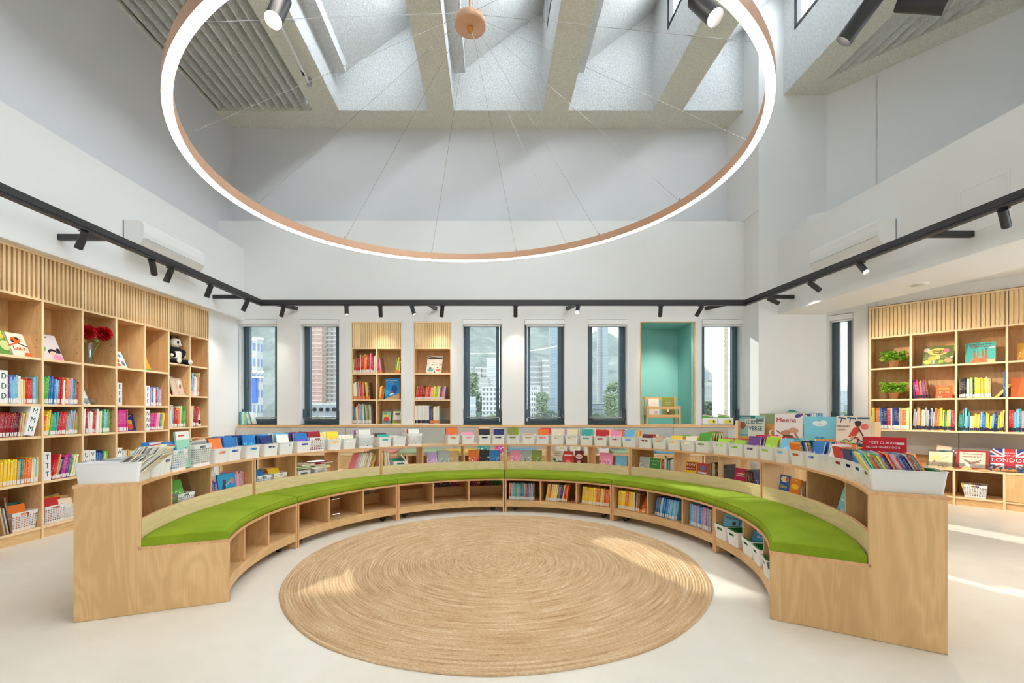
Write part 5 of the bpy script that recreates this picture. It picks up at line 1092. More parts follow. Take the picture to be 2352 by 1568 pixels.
# ------------------------------------------------------------------ vase with red flowers
a, c = L(5); vp = FL.p(a+.165, .10, LR[0]+.001)
t = thing('flower_vase', 'clear glass vase with two big red dahlias on the top shelf of the left bookcase', 'vase', vp)
MB().lathe([(0,0),(.034,0),(.038,.01),(.040,.10),(.046,.20),(.052,.235),(.049,.235),(.043,.20),(.036,.10),(.032,.012),(0,.012)], 20).build('vase_glass', glass('vase_glass', (.86,.88,.85,1), .14), t)
STEM, PETAL, PET2 = flat((112,150,84)), mat('petal_red', rgb(190,18,28), .6, .2), mat('petal_deep', rgb(128,10,20), .6, .2)
for k, (dx, dy, dz, r) in enumerate(((.05,-.055,.35,.098), (.05,.135,.365,.105))):
    m = MB()
    for j in range(6):
        f0, f1 = j/6, (j+1)/6; bend = lambda f: Vector((dx*f**1.6, dy*f**1.6+.02*math.sin(PI*f)*(1 if k else -1), .02+(dz-.03)*f)); m.tube(bend(f0), bend(f1), .004, 6, cap=False)
    m.build('stem', STEM, t)
    m = MB(); c0 = Vector((dx,dy,dz)); axis = Vector((.7,.12*(1 if k else -1),.45)).normalized(); q = axis.to_track_quat('Z','Y').to_matrix()
    for ringk in range(7):
        n = 8+3*ringk; el = rad(80-20*ringk); Lr = r*(.55+.07*ringk)
        for i in range(n):
            az = 2*PI*i/n+ringk*.4; d_ = Vector((math.cos(el)*math.cos(az), math.cos(el)*math.sin(az), math.sin(el))); s_ = Vector((-math.sin(az), math.cos(az), 0)); u_ = d_.cross(s_)
            P = [d_*Lr*.15, d_*Lr*.6+s_*.016, d_*Lr*.88+s_*.010, d_*Lr, d_*Lr*.88-s_*.010, d_*Lr*.6-s_*.016, d_*Lr*.6-u_*.006]
            m.add([c0+q@p for p in P], [(0,1,6), (1,2,6), (2,3,6), (3,4,6), (4,5,6), (5,0,6)], 0 if (i+ringk) % 3 else 1)
    m.build('flower', [PETAL, PET2], t)
m = MB()
for (dx,dy,dz,an) in ((.04,.0,.30,40),(.02,.05,.26,-30)): m.ball((dx,dy,dz), .035, .012, .022, 10, 6, 0, Matrix.Rotation(rad(an),3,'X'))
m.build('bud_leaf', STEM, t)

# ------------------------------------------------------------------ panda
a, c = L(8); pp = FL.p(a+.255, .12, LR2[0]+.001)
t = thing('plush_panda', 'black and white plush panda sitting on the top shelf of the left bookcase', 'soft toy', pp)
FUW, FUB = fabric('plush_white', rgb(238,232,222), rgb(220,214,204), 160), fabric('plush_black', rgb(44,42,46), rgb(28,27,30), 160)
MB().ball((0,0,.12), .075, .08, .12).build('body', FUW, t); MB().ball((.01,-.01,.285), .072, .080, .072).build('head', FUW, t)
MB().ball((0,.0,.19), .068, .082, .055).build('shoulder_band', FUB, t)
for s_ in (-1,1):
    MB().ball((-.01,-.01+.062*s_,.350), .016, .026, .026).build('ear', FUB, t); MB().ball((.070,-.01+.028*s_,.292), .012, .018, .022, 12, 8, 0, Matrix.Rotation(rad(25*s_),3,'X')).build('eye_patch', FUB, t)
    MB().ball((.07,.10*s_,.035), .085, .038, .036).build('leg', FUB, t); MB().ball((.135,.105*s_,.04), .02, .036, .038).build('foot_pad', FUW, t)
    MB().ball((.035,.095*s_,.15), .035, .030, .075, 12, 8, 0, Matrix.Rotation(rad(-35*s_),3,'X')).build('arm', FUB, t); MB().ball((.05,.125*s_,.11), .022, .02, .024).build('paw', FUW, t)
MB().ball((.078,-.01,.265), .022, .028, .020).build('muzzle', FUW, t); MB().ball((.098,-.01,.272), .008, .012, .008).build('nose', FUB, t)

# ------------------------------------------------------------------ two ferns in clay pots
CLAY, FERN, FERN2 = mat('pale_clay', rgb(206,160,112), .8, .2), mat('fern_green', rgb(118, 172, 44), .6, .25), mat('fern_light', rgb(172, 208, 76), .6, .25)
def fern(r, label):
    a, c = RQ(0); p_ = FR.p(a+.235, .10, RL[r]+.001); t = thing('potted_fern', label, 'plant', p_)
    MB().lathe([(0,0),(.042,0),(.058,.085),(.064,.085),(.066,.105),(.058,.105),(.053,.09),(0,.088)], 18).build('pot', CLAY, t)
    MB().lathe([(0,.092),(.054,.090)], 16).build('soil', flat((70,50,36)), t)
    m = MB()
    for i in range(170):
        az = 2*PI*i*.382+R.uniform(-.2,.2); Lf = R.uniform(.10,.165); up = R.uniform(.2,2.0); d_ = Vector((math.cos(az), math.sin(az), 0)); s_ = Vector((-d_.y, d_.x, 0)); mi = i % 2
        P = lambda f: Vector((0,0,.095))+d_*(Lf*f)+UP*(Lf*up*(f-.52*f*f))
        for j in range(9):
            f = .15+.85*j/8; c0, c1 = P(f), P(min(1,f+.10)); wl = .040*(1-.7*f)+.008
            for sg in (-1,1): m.add([c0, c0+s_*sg*wl+d_*.012+UP*R.uniform(-.028,.016), c1+UP*R.uniform(-.004,.010), c1], [(0,1,2),(0,2,3)], mi)
            if j < 8: m.add([c0-s_*.0012, c0+s_*.0012, P(f+.1)+s_*.0012, P(f+.1)-s_*.0012], [(0,1,2,3)], mi)
    o = m.build('fronds', [FERN, FERN2], t); o['kind'] = 'stuff'
fern(0, 'leafy green fern in a clay pot on the top shelf of the right bookcase'); fern(1, 'leafy green fern in a clay pot on the second shelf of the right bookcase')

# ------------------------------------------------------------------ book trolley behind the bench
K0, K1 = Vector((2.50,5.02,0)), Vector((3.36,4.16,0)); KF = Fr(K0[:2], (K1-K0)[:2]); KL_ = (K1-K0).length
t = thing('book_trolley', 'wooden book browser box holding large picture books face out behind the counter', 'trolley', KF.p(KL_/2, .2, 0))
for a in (0, KL_-.025): KF.b(MB(), (a, a+.025), (0,.42), (.08,1.10), 0, 1).build('side_panel', [WZ, EDGE2], t, True)
KF.b(MB(), (.025,KL_-.025), (.02,.035), (.70,.93), 0, 1).build('front_panel', [OAK, EDGE2], t, True)
KF.b(MB(), (.025,KL_-.025), (.20,.215), (.72,1.07), 0, 1).build('middle_panel', [OAK, EDGE2], t, True); KF.b(MB(), (.025,KL_-.025), (.39,.405), (.70,1.10), 0, 1).build('rear_panel', [OAK, EDGE2], t, True)
KF.b(MB(), (.025,KL_-.025), (.035,.39), (.70,.72), 0, 1).build('box_floor', [OAK, EDGE2], t, True); KF.b(MB(), (.025,KL_-.025), (.02,.40), (.10,.12), 0, 1).build('base_shelf', [OAK, EDGE2], t, True)
KF.b(MB(), (.27*KL_,.27*KL_+.02), (.035,.20), (.72,1.0), 0, 1).build('divider', [WZ, EDGE2], t, True)
for a in (.06, KL_-.06):
    for n_ in (.06,.36): MB().tube(KF.p(a-.01,n_,.04), KF.p(a+.01,n_,.04), .04, 14).build('caster', RUBBER, t, True); KF.b(MB(), (a-.015,a+.015), (n_-.015,n_+.015), (.06,.10)).build('caster_plate', BLACK, t, True)
def kcov(off, n0, z, w_, h_, c, label, **kw): return cover(KF.p(off, n0, z), KF.rz, w_, h_, c, label, **kw)
kcov(.14, .06, .83, .26, .33, (150,190,180), 'teal picture book titled Science Verse in the book trolley', tilt=8, art=[('p',[(-.07,.215),(.13,.215),(.13,.295),(-.07,.295)],(216,222,200)),('p',[(-.03,.05),(.13,.05),(.13,.215),(-.03,.215)],(222,226,206)),('p',[(-.13,.295),(.03,.295),(.03,.33),(-.13,.33)],(40,110,110)),('p',[(-.13,.0),(-.03,.0),(-.03,.12),(-.13,.12)],(96,160,160)),('e',-.09,.22,.03,.04,(150,80,70)),('l',.04,.28,.12,.28,.03,(110,120,110))], lines=[('SCIENCE',.062,(26,86,96),.60,.78,.0015,.72),('VERSE',.066,(26,86,96),.66,.56,.0015,.78),('JON SCIESZKA',.016,(226,236,226),.27,.93,.0004)])
kcov(.50, .05, .87, .26, .31, (240,232,226), 'white picture book titled Meena in the book trolley', tilt=6, art=[('e',.09,.29,.035,.02,(70,80,150),20),('e',.115,.30,.014,.012,(150,60,120)),('e',-.02,.11,.05,.028,(186,130,96),12),('e',.05,.135,.045,.028,(206,150,116),-10),('l',-.05,.09,-.11,.13,.014,(170,110,80)),('l',.06,.11,.10,.04,.016,(170,110,80)),('e',.0,.075,.05,.014,(120,80,60))], lines=[('Meena',.070,(178,40,48),.42,.78,.0012)])
kcov(.775, .05, .86, .27, .29, (128,202,220), 'light blue picture book with a white cloud in the book trolley', tilt=6, art=[('e',-.0,.215,.055,.022,(244,248,248)),('e',-.03,.225,.03,.022,(244,248,248)),('e',.03,.228,.032,.026,(244,248,248)),('e',-.02,.07,.02,.022,(70,150,190)),('e',.025,.07,.02,.022,(70,150,190)),('l',-.02,.05,-.02,.0,.03,(90,166,200)),('l',.025,.05,.025,.0,.03,(90,166,200)),('l',.07,.05,.12,.05,.022,(226,236,238))], lines=[('f f f f',.020,(70,110,130),.5,.74,.0004)])
kcov(1.055, -.01, .86, .27, .30, (240,218,196), 'peach picture book titled Emmanuel\'s Dream with a cyclist at the trolley end', tilt=6, art=[('l',-.12,.285,-.06,.275,.016,(40,110,140)),('l',-.05,.285,.02,.275,.016,(40,110,140)),('l',.03,.28,.12,.28,.016,(40,110,140)),('l',-.09,.28,-.10,.235,.008,(40,110,140)),('l',-.02,.28,-.03,.24,.008,(40,110,140)),('e',.085,.20,.028,.028,(226,110,96)),('p',[(-.04,.10),(.0,.185),(.045,.20),(.05,.17),(.02,.11)],(206,70,56)),('e',.035,.225,.024,.026,(90,56,46)),('e',.035,.24,.028,.014,(60,56,66)),('l',.04,.18,.075,.11,.012,(110,66,50)),('l',-.02,.10,.04,.085,.026,(230,150,110)),('l',.04,.085,.03,.03,.014,(110,66,50)),('l',-.05,.04,.02,.10,.006,(40,40,50)),('l',.02,.10,.085,.04,.006,(40,40,50)),('l',-.05,.04,.085,.04,.004,(40,40,50))]+[('l',cx+.042*math.cos(i*PI/7),.03+.042*math.sin(i*PI/7),cx+.042*math.cos((i+1)*PI/7),.03+.042*math.sin((i+1)*PI/7),.005,(40,40,50)) for cx in (-.055,.09) for i in range(14) if .03+.042*math.sin(i*PI/7) > 0 and .03+.042*math.sin((i+1)*PI/7) > 0], lines=[('EMMANUEL\'S',.022,(60,50,56),.21,.66,.0003,.8),('DREAM',.021,(60,50,56),.16,.56,.0003,.9)])
kcov(.30, .225, .86, .24, .32, (150,160,120), 'olive patterned book in the rear row of the trolley', tilt=4, plain=False); kcov(.50, .225, .86, .22, .33, (214,206,180), 'cream landscape book in the rear row of the trolley', tilt=4, art=[('e',.03,.26,.05,.03,(150,130,90))])
for k, c in enumerate(('sky','navy','white','grey','teal','tan','white')): mkbook('picture_book', BM[None], KF.p(.99+.016*k,.24,.86), KF.rz, (.012,.14,.20), rad(-16), 0, c, f'{c} picture book, {nth(k+1)} spine in the rear row of the trolley', 'book', 'spines in the trolley')

# ------------------------------------------------------------------ ledges by the windows
t = thing('window_cabinet', 'low birch cabinet against the white column beside the narrow window', 'cabinet', (4.32,6.72,0))
MB().box(3.84,4.80,6.50,6.92,.90,.925,0,1).build('top_board', [WX,EDGE2], t, True); MB().box(3.85,4.78,6.53,6.915,0,.90).build('carcass', WZ, t, True)
for x in (3.86,4.33): MB().box(x,x+.44,6.51,6.53,.06,.89,0,1).build('door', [WZ,EDGE2], t, True)
FW = Fr((0,6.53), (1,0))
row(FW, 4.18, 4.32, .926, rep(('green',1),('teal',2),('sky',2),('blue',2)), 'storybook', 'tall group on the window cabinet', h=(.24,.3), n0=.12, lab=None, t=(.012,.018))
row(FW, 4.34, 4.62, .926, rep(('cream',3),('red',1),('blue',2),('pink',2),('white',3),('sky',3),('grey',2),('sky',3)), 'storybook', 'long group on the window cabinet', h=(.2,.26), n0=.10, lab=None, lean=-4, t=(.010,.016))
row(FW, 4.40, 4.72, .926, rep(('blue',2),('crimson',2),('pink',2),('white',2),('sky',3),('blue',4)), 'storybook', 'front group on the window cabinet', h=(.13,.16), n0=.0, lab=None, lean=-22, t=(.010,.014), dep=(.08,.09))
cover((4.08,6.60,.926), 0, .12, .16, (206,190,170), 'small beige card standing on the window cabinet', tilt=10, th=.006, art=[('e',0,.08,.02,.03,(140,100,80))])
row(Fr((-4.43,YB-.005),(1,0)), 0, .13, .987, rep(('teal',2),('sky',2),('white',2),('lime',1),('sky',2),('navy',1)), 'booklet', 'ledge at the back left corner', h=(.19,.21), n0=.0, lab=None, t=(.010,.014), dep=(.1,.12))
for k, c in enumerate(('sky','white','cream','teal','white')): mkbook('booklet', BM[None], (-4.285+.02*k,YB+.0,.992), 0, (.012,.11,.205), rad(-16), 0, c, f'{c} booklet, {nth(k+1)} of the leaning ones on the back left ledge', 'book', 'leaning booklets on the ledge')
for k, x in enumerate((3.24,3.50)):
    t = thing('paper_tray', f'white tray with yellow label, {nth(k+1)} from left, on the last back window ledge', 'tray', (x,YB+.03,.99), 0, 'white trays on the ledge')
    m = MB().box(-.12,.12,-.06,-.057,.002,.11).box(-.12,.12,.057,.06,.002,.11).box(-.12,-.117,-.057,.057,.002,.11).box(.117,.12,-.057,.057,.002,.11).box(-.12,.12,-.06,.06,0,.003); m.build('tray', PLASTIC, t)
    m = MB().box(-.03,.09,-.0615,-.06,.02,.075); m.build('label_card', flat((226,214,60)), t); MB().box(.045,.075,-.0625,-.0615,.035,.065).build('label_icon', flat((96,70,110)), t)
    for j, c in enumerate(('green','cream','grey','tan')): mkbook('booklet', SM, (x-.03+.01*j,YB-.005+.022*j,.996), 0, (.18,.010,.13+.008*j), rad(8), rad(12), c, f'{c} booklet, {nth(j+1)} in the white ledge tray, {nth(k+1)} from left', 'book', 'booklets in the trays')

# small wooden rack in the teal niche
t = thing('book_rack', 'small wooden two-tier book rack standing in the teal niche', 'rack', (2.50,7.46,.995))
RK = mat('beech', rgb(222,172,112), .5, .3)
for s_ in (-1,1):
    MB().obox((.27*s_,-.07,0), (1,0,0), (0,1,0), Vector((-.02*s_,0,1)).normalized(), (-.016,.016), (-.016,.016), (0,.30)).build('front_leg', RK, t); MB().obox((.25*s_,.10,0), (1,0,0), (0,1,0), UP, (-.014,.014), (-.014,.014), (0,.46)).build('rear_leg', RK, t)
    MB().box(.262*s_-.012,.262*s_+.012,-.06,.10,.12,.15).build('side_rail', RK, t)
for z, y in ((.11,-.085),(.245,-.085),(.40,.10),(.25,.09)): MB().box(-.27,.27,y-.009,y+.009,z,z+.045).build('cross_rail', RK, t)
MB().box(-.25,.25,-.06,.09,.105,.12).build('tray_board', RK, t)
cover((2.38,7.475,1.13), 0, .17, .29, (238,224,210), 'pale book in the left half of the niche rack', tilt=8, lines=[('a little',.02,(214,140,120),.5,.75,.0004)], art=[('e',.03,.06,.03,.02,(190,170,200)),('l',-.05,.19,.05,.19,.006,(226,160,140))])
cover((2.62,7.475,1.13), 0, .20, .31, (132,136,60), 'olive green book with a tree in the right half of the niche rack', tilt=8, art=[('e',0,.07,.05,.03,(110,100,60)),('e',-.01,.09,.022,.025,(236,236,230)),('l',0,.0,0,.06,.014,(80,56,40)),('e',0,.03,.04,.012,(80,56,40))], lines=[('Wild Yellow',.022,(232,230,200),.5,.72,.0005),('Capable',.022,(232,230,200),.5,.62,.0005)])

# ------------------------------------------------------------------ things on and in the right-hand bench
z0 = .4635
FRB = lambda a, n_, z=z0: FR.p(a, n_, z)
def bcov(a, w_, h_, c, label, n0=.08, **kw): return cover(FRB(a, n0), FR.rz, w_, h_, c, label, **kw)
bcov(.735, .23, .21, (226,214,176), 'cream butterfly map leaflet in a clear stand on the right bench', tilt=18, art=[('e',-.05,.13,.05,.03,(214,206,130),25),('e',.03,.06,.05,.03,(206,190,150)),('l',-.09,.04,.08,.16,.008,(190,170,130)),('e',-.06,.08,.014,.014,(190,110,80))], th=.006)
bcov(.73, .15, .29, (234,220,196), 'small framed leaflet propped behind the butterfly map', n0=.13, tilt=12, border=(.008,(214,180,120)), art=[('e',0,.21,.04,.02,(120,170,160)),('e',.02,.19,.02,.02,(220,130,90))], th=.006, lean=8)
bcov(1.03, .295, .25, (156,50,44), 'dark red picture book titled The Inventions of Leonardo da Vinci on the right bench', tilt=16, art=[('p',[(-.115,.02),(.12,.02),(.12,.225),(-.115,.225)],(232,208,186)),('e',.01,.085,.06,.014,(150,110,90),15),('e',-.04,.10,.04,.012,(150,110,90),-30),('l',.0,.08,.08,.125,.01,(140,100,84))], lines=[('The Inventions of',.026,(120,50,40),.5,.80,.0005),('Leonardo da Vinci',.024,(120,50,40),.5,.66,.0004)])
lon = [('l',-.155,.02,.155,.265,.05,(240,240,240)),('l',-.155,.265,.155,.02,.05,(240,240,240)),('l',-.155,.02,.155,.265,.018,(196,40,56)),('l',-.155,.265,.155,.02,.018,(196,40,56)),('l',0,0,0,.285,.12,(240,240,240)),('l',-.164,.14,.164,.14,.115,(240,240,240)),('l',0,0,0,.285,.09,(190,36,52)),('l',-.164,.14,.164,.14,.085,(190,36,52)),('e',-.13,.04,.014,.04,(60,70,110)),('e',.11,.05,.014,.045,(90,110,150)),('l',-.02,.03,.09,.03,.035,(90,120,170))]
bcov(1.355, .33, .285, (40,60,130), 'flag patterned pop-up book titled London on the right bench', tilt=16, art=lon, lines=[('LONDON',.070,(246,244,240),.5,.49,.002),('POP-UP',.026,(246,244,240),.5,.70,.001),('JENNIE MAIZELS',.014,(246,244,240),.5,.82,.0004)])
acrylic(FRB(.735,.10,.478), FR.rz, .25, .22, 'clear stand behind the butterfly map'); acrylic(FRB(1.03,.11,.478), FR.rz, .31, .2, 'clear stand behind the dark red book'); acrylic(FRB(1.355,.11,.478), FR.rz, .34, .2, 'clear stand behind the flag book')
SHL = mat('straw', rgb(214,176,124), .8, .2)
def shell(a, r, h_, label, lobes=7, nm='seashell', n0=.03):
    m = MB(); n = 28; vs = [(0,0,h_)]; lay = 4
    for j in range(1, lay+1):
        f = j/lay
        for i in range(n): q = 2*PI*i/n; rr_ = r*f*(1+.10*math.sin(lobes*q)*f); vs.append((rr_*math.cos(q), rr_*.75*math.sin(q), h_*(1-f**1.6)))
    fs = [(0,1+i,1+(i+1)%n) for i in range(n)]+[(1+j*n+i, 1+(j+1)*n+i, 1+(j+1)*n+(i+1)%n, 1+j*n+(i+1)%n) for j in range(lay-1) for i in range(n)]
    o = m.add(vs, fs, 0, False).build(nm, SHL); o.location = FRB(a, n0, z0+.0005); o.rotation_euler = (0,0,FR.rz); return tag(o, label, 'decoration', 'natural finds on the right bench')
shell(.985, .055, .05, 'cone shaped straw ornament in front of the dark red book', 12, 'straw_cone')
shell(.83, .05, .025, 'flat brown leaf cluster between the leaflet and the dark red book', 5, 'dried_leaf'); shell(1.14, .075, .015, 'pale woven disc lying between the dark red and flag books', 18, 'woven_disc')
for k, (a, r) in enumerate(((1.25,.04),(1.32,.045),(1.385,.05))):
    m = MB()
    for j in range(5):
        q = 2*PI*j/5; m.ball((r*.55*math.cos(q), r*.4*math.sin(q), .02), .016, .016, .014, 8, 6)
    m.ball((0,0,.026), .018, .018, .016, 8, 6); o = m.build('seed_pod', mat('pod_orange', rgb(200,140,84), .8, .2)); o.location = FRB(a,.02); tag(o, f'orange brown seed pod in front of the flag book, {nth(k+1)} from left', 'decoration', 'natural finds on the right bench')
for k in range(3):
    m = MB()
    for j in range(5): m.tube((.02*j,.01*math.sin(j*2+k),.006+.02*math.sin(j*.8)), (.02*j+.02,.01*math.sin(j*2+2+k),.006+.02*math.sin(j*.8+.8)), .003, 5)
    o = m.build('twig', mat('twig_brown', rgb(120,86,58), .9, .1)); o.location = FRB(.72+.06*k,.02+.01*k); tag(o, f'short curled dry twig before the butterfly leaflet, {nth(k+1)} from left', 'decoration', 'dry twigs')
place('storage_basket', BSKL, FR.p(1.06,.03,.108), FR.rz+.0, 'white lattice basket in the open compartment under the right bench', 'basket', None, .95)
fb = Fr(FR.p(1.06,.03,0)[:2], FR.d)
for k, c in enumerate(('yellow','lime','sky','red','yellow','green','orange','purple')): mkbook('picture_book', BM[None], fb.p(-.085+.019*k,.04,.118), FR.rz, (.014,.15,.165), rad(-14), 0, c, f'{c} picture book, {nth(k+1)} in the basket under the right bench', 'book', 'books in the right bench basket')
# bins and books along the back bench, glimpsed through the counter
for k, x in enumerate((.78,.98,1.20,1.42)):
    place('storage_bin', BIN, (x,6.86,.561), 0, f'white bin on the wall bench, {nth(k+1)} from left below the fourth and fifth windows', 'bin', 'bins on the wall bench')
    for j, c in enumerate((('yellow','tan'),('yellow','cream'),('cream','white'),('sky','yellow'))[k]): mkbook('picture_book', SM, (x,6.90+.05*j,.572), 0, (.13,.012,.16), 0, rad(14), c, f'{c} picture book, {nth(j+1)} in the {nth(k+1)} wall bench bin', 'book', 'books in wall bench bins')
for k, (x, c, nm) in enumerate(((-.42,'teal','turquoise comic'),(-.14,'magenta','magenta comic'),(1.66,'purple','purple comic'),(1.88,'sky','pale blue comic'))): cover((x,6.98,.628 if k in (2,) else .562), 0, .2, .17, PAL[c], f'{nm} cover standing on the wall bench', tilt=14, plain=False)
# clear screen panels of the middle counter: nothing else stands there

# ------------------------------------------------------------------ outside: hillside, towers, skyline
def hill_mat():
    m = mat('hazed_wooded_hill', rgb(120,134,122), 1, 0); ns, ls, b = nodes(m); tc = ns.new('ShaderNodeTexCoord')  # greyed greens carry the distance haze in their colour
    n = noise(ns, ls, tc.outputs['Object'], .09, 8, .7); r = ramp(ns, ls, n.outputs['Fac'], [(.35, rgb(116,124,121)), (.6, rgb(148,155,149)), (.75, rgb(172,176,164))]); ls.new(r.outputs[0], b.inputs['Base Color']); bump(ns, ls, b, n.outputs['Fac'], 1, 3); return m
m = MB(); nx, ny = 90, 40; vs = []
for j in range(ny+1):
    for i in range(nx+1):
        x = -560+960*i/nx; y = 190+360*j/ny; f = j/ny
        cr = max(18, 150-.155*(x+300)-.00005*(x+300)**2) if x > -300 else 150
        if x > 150: cr = max(-30, cr-(x-150)*1.0)
        z = -40+(cr+40)*math.sin(min(1,f*1.15)*PI/2)+5*math.sin(x*.05+y*.03)+4*math.sin(x*.11-y*.07)+R.uniform(-2.2,2.2); vs.append((x,y,z))
m.add(vs, [(j*(nx+1)+i, j*(nx+1)+i+1, (j+1)*(nx+1)+i+1, (j+1)*(nx+1)+i) for j in range(ny) for i in range(nx)], 0, True)
struct('hill', m, hill_mat()); struct('ground_outside', MB().box(-700,900,15,900,-46,-45), mat('city_ground', rgb(120,126,122), 1, 0))
def at(px, Y): return (px-1173)/1036*Y
def zt(py, Y): return 1.2+(945-py)/1036*Y
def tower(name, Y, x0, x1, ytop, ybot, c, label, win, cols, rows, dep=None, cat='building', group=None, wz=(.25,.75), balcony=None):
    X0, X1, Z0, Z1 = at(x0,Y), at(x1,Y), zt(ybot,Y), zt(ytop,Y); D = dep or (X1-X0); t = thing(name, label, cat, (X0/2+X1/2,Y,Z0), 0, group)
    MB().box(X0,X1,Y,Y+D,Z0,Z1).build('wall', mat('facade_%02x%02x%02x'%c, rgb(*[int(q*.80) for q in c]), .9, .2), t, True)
    if cols:
        m = MB(); cw, rh = (X1-X0)/cols, (Z1-Z0)/rows
        for i in range(cols):
            for j in range(rows): m.box(X0+cw*(i+wz[0]), X0+cw*(i+wz[1]), Y-cw*.04, Y+.02, Z0+rh*(j+.3), Z0+rh*(j+.78))
        for j in range(rows):
            for i in range(max(2,int(D/cw)//2)): yy = Y+D*(i+.3)/max(2,int(D/cw)//2); s_ = X1 if (x0+x1)/2 < 1173 else X0; m.box(s_-cw*.04, s_+cw*.04, yy, yy+cw*.5, Z0+rh*(j+.3), Z0+rh*(j+.78))
        o = m.build('window_panes', mat('glazing_%02x%02x%02x'%win, rgb(*win), .25, .5), t, True); o['kind'] = 'stuff'
        m = MB()
        for j in range(rows+1): m.box(X0-cw*.05, X1+cw*.05, Y-cw*.12, Y, Z0+rh*j-rh*.04, Z0+rh*j+rh*.04)
        o = m.build('floor_bands', mat('band_%02x%02x%02x'%c, rgb(*[min(255,q+10) for q in c]), .9, .2), t, True); o['kind'] = 'stuff'
    MB().box(X0-.02*(X1-X0),X1+.02*(X1-X0),Y-.02*(X1-X0),Y+D,Z1,Z1+.012*(Z1-Z0)).build('parapet', mat('parapet_grey', rgb(170,170,166), .9, .1), t, True); return t
W2, W3, W4, W5, W6 = 'second back window', 'window beside the single-bay bookcase', 'middle window', 'window left of the teal niche', 'last back window'
t = tower('apartment_block', 45, 552, 590, 780, 1100, (206,208,204), 'white corner block with blue railings seen through the first window', (96,116,150), 3, 9, dep=1.1)
MB().box(at(572,44.6),at(590,44.6),44.4,44.8,zt(925,44.6),zt(868,44.6)).build('blue_railing', flat((60,90,160)), t, True)
for y in (852,865,776): MB().box(at(560,44.6),at(604,44.6),44.3,44.8,zt(y+3,44.6),zt(y,44.6)).build('white_band', flat((236,238,236)), t, True)
t = tower('tower_block', 95, 714, 739, 738, 1000, (206,180,166), f'tall pinkish wing of the tower seen through the {W2}', (150,120,120), 2, 26)
t = tower('tower_block', 99, 736, 800, 742, 1000, (206,203,194), f'tall cream tower seen through the {W2}', (118,122,124), 6, 27)
t = tower('podium_block', 60, 690, 800, 928, 1100, (168,172,174), f'grey podium with round openings seen through the {W2}', (110,116,120), 12, 6, 20)
for x in (722,737,752,767): MB().tube((at(x,59.9),59.9,zt(940,60)), (at(x,59.9),60.1,zt(940,60)), .26, 18).build('round_window', DARK, t, True)
tower('tower_block', 150, 1118, 1152, 824, 1000, (226,228,226), f'white tower seen through the {W3}', (190,196,198), 3, 22)
tower('apartment_block', 140, 1074, 1122, 868, 1000, (214,214,208), f'wide white block seen through the {W3}', (150,156,160), 9, 10)
tower('apartment_block', 100, 1107, 1150, 889, 1020, (220,220,216), f'nearer white block with dark windows seen through the {W3}', (88,96,104), 5, 12)
tower('water_tower', 70, 1079, 1092, 912, 1010, (196,202,202), f'slim grey tower low in the {W3}', (140,150,156), 1, 5)
for k, x in enumerate((1072,1092,1106)): tower('house', 200, x, x+15, 843+k, 880, (216,214,206), f'small pale house on the hillside, {nth(k+1)} from left in the {W3}', (120,126,130), 4, 3)
tower('apartment_block', 160, 1204, 1246, 830, 1000, (206,206,202), f'left half of the long white block seen through the {W4}', (126,134,140), 9, 14); tower('apartment_block', 158, 1246, 1266, 828, 1000, (212,212,208), f'right half of the long white block seen through the {W4}', (126,134,140), 5, 14)
tower('apartment_block', 90, 1215, 1241, 886, 1010, (222,224,222), f'slim white block with small dark windows seen through the {W4}', (80,86,92), 5, 10, wz=(.3,.65))
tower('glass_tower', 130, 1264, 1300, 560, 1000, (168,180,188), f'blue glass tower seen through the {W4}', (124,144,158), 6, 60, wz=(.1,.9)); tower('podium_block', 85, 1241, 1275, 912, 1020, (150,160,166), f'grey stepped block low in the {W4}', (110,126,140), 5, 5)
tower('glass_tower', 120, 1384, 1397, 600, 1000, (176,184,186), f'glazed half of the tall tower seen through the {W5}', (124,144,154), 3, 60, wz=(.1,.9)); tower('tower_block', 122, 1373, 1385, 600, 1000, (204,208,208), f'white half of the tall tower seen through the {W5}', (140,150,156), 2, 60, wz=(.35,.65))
tower('podium_block', 100, 1350, 1408, 926, 1030, (198,202,202), f'curved white podium low in the {W5}', (120,132,140), 1, 9, wz=(.02,.98))
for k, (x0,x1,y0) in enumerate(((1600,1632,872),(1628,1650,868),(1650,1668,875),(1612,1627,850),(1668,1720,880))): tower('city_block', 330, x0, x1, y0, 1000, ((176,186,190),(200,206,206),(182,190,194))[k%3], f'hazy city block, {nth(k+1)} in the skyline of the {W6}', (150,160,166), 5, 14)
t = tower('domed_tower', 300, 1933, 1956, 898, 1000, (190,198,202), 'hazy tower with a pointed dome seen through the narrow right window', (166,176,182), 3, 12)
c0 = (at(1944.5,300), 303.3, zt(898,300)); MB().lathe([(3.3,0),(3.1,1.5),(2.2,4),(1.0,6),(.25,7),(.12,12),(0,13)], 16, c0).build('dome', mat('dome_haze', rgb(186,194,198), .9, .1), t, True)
for k, (x0,x1,y0) in enumerate(((1900,1936,926),(1954,1975,930))): tower('city_block', 280, x0, x1, y0, 1000, (172,180,184), f'low hazy city block, {nth(k+1)} beside the domed tower', (150,158,164), 6, 5)
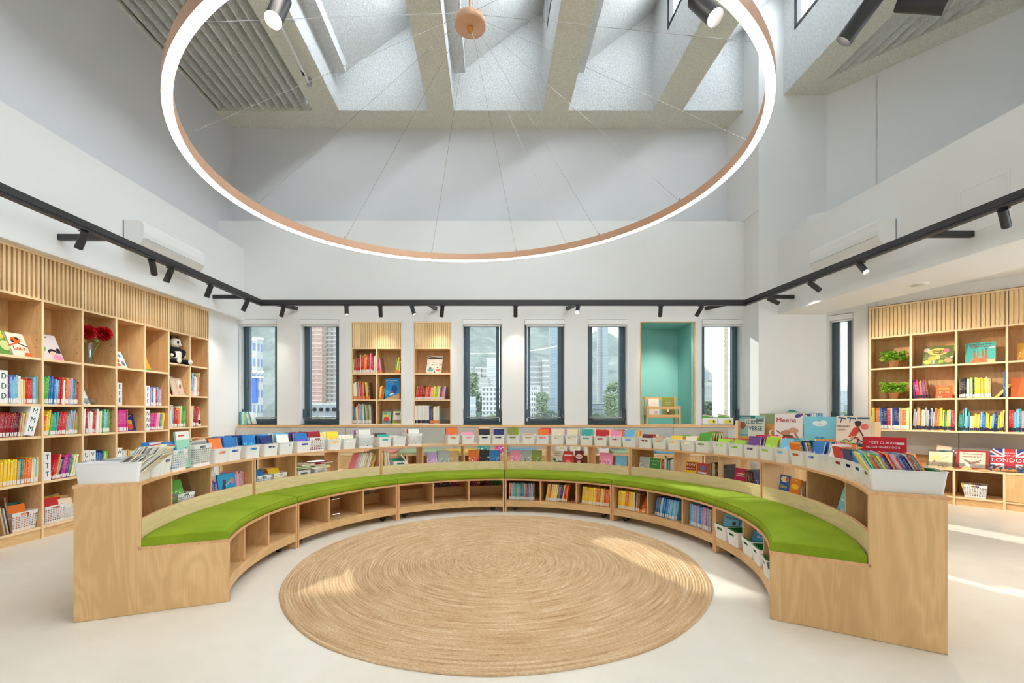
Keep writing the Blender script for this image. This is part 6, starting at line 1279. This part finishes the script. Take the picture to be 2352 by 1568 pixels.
# tiled pier of the same building beside the last back window
PX0, PX1, PY = at(1661,9.3), at(1690,9.3), 9.3
t = thing('tiled_pier', 'pale tiled pier of the building standing outside the last back window', 'pier', ((PX0+PX1)/2, PY, -2))
MB().box(PX0,PX1+.5,PY,PY+.5,-3,4.2).build('core', mat('pier_joint', rgb(222,220,212), .9, .1), t, True)
m = MB().box(-.052,.052,-.012,.0,-.021,.021); tm = m.mesh('tile', [mat('pier_tile', rgb(170,160,140), .7, .3)])
tz = zt(955,9.3); k = 0
while tz < zt(745,9.3):
    for i in range(3):
        o = bpy.data.objects.new('tile', tm); COL.objects.link(o); o.parent = t; o.location = (PX0+.055+.11*i-t.location.x+(.0 if k%2 else .03), 0, tz-t.location.z)
    tz += .05; k += 1
# trees between the towers
TRE = [mat('tree_dark', rgb(92,108,92), 1, 0), mat('tree_mid', rgb(118,132,106), 1, 0)]
def tree(x, Y, ytop, wpx, label, k):
    X, Zt, r = at(x,Y), zt(ytop,Y), wpx/1036*Y/2; t = thing('tree', label, 'tree', (X,Y,Zt-3*r), 0, 'trees among the towers'); m = MB()
    for j in range(520):
        q = R.uniform(0,2*PI); zz = R.uniform(-13,1); lim = r*(1.25 if zz < 0 else math.sqrt(1-zz*zz)*1.1+.1); rr_ = lim*math.sqrt(R.random()); s_ = r*R.uniform(.10,.20); m.ball((rr_*math.cos(q), rr_*math.sin(q), 2.6*r+zz*r*.5), s_*1.2, s_, s_*.8, 6, 4)
    m.build('crown', TRE[k%2], t); MB().tube((0,0,-45-t.location.z), (0,0,1.2*r), r*.12, 8).build('trunk', flat((90,76,64)), t)
TR = [(1098,110,905,26,W3),(1085,120,850+6,24,W3),(1112,150,866,20,W3),(1130,60,955,30,W3),(1092,75,950,24,W3),(1245,75,902,24,W4),(1262,70,945,30,W4),(1402,80,905,26,W5),(1372,70,950,34,W5),(1415,90,880,40,W5),(1625,150,925,40,W6),(1648,150,930,36,W6),(1672,150,932,30,W6),(1945,140,948,40,'narrow right window'),(750,48,962,40,W2),(726,48,960,40,W2)]
for k, (x,Y,yt,wp,wn) in enumerate(TR): tree(x, Y, yt, wp, f'green tree, {nth(k+1)} of the city trees, in the {wn}', k)
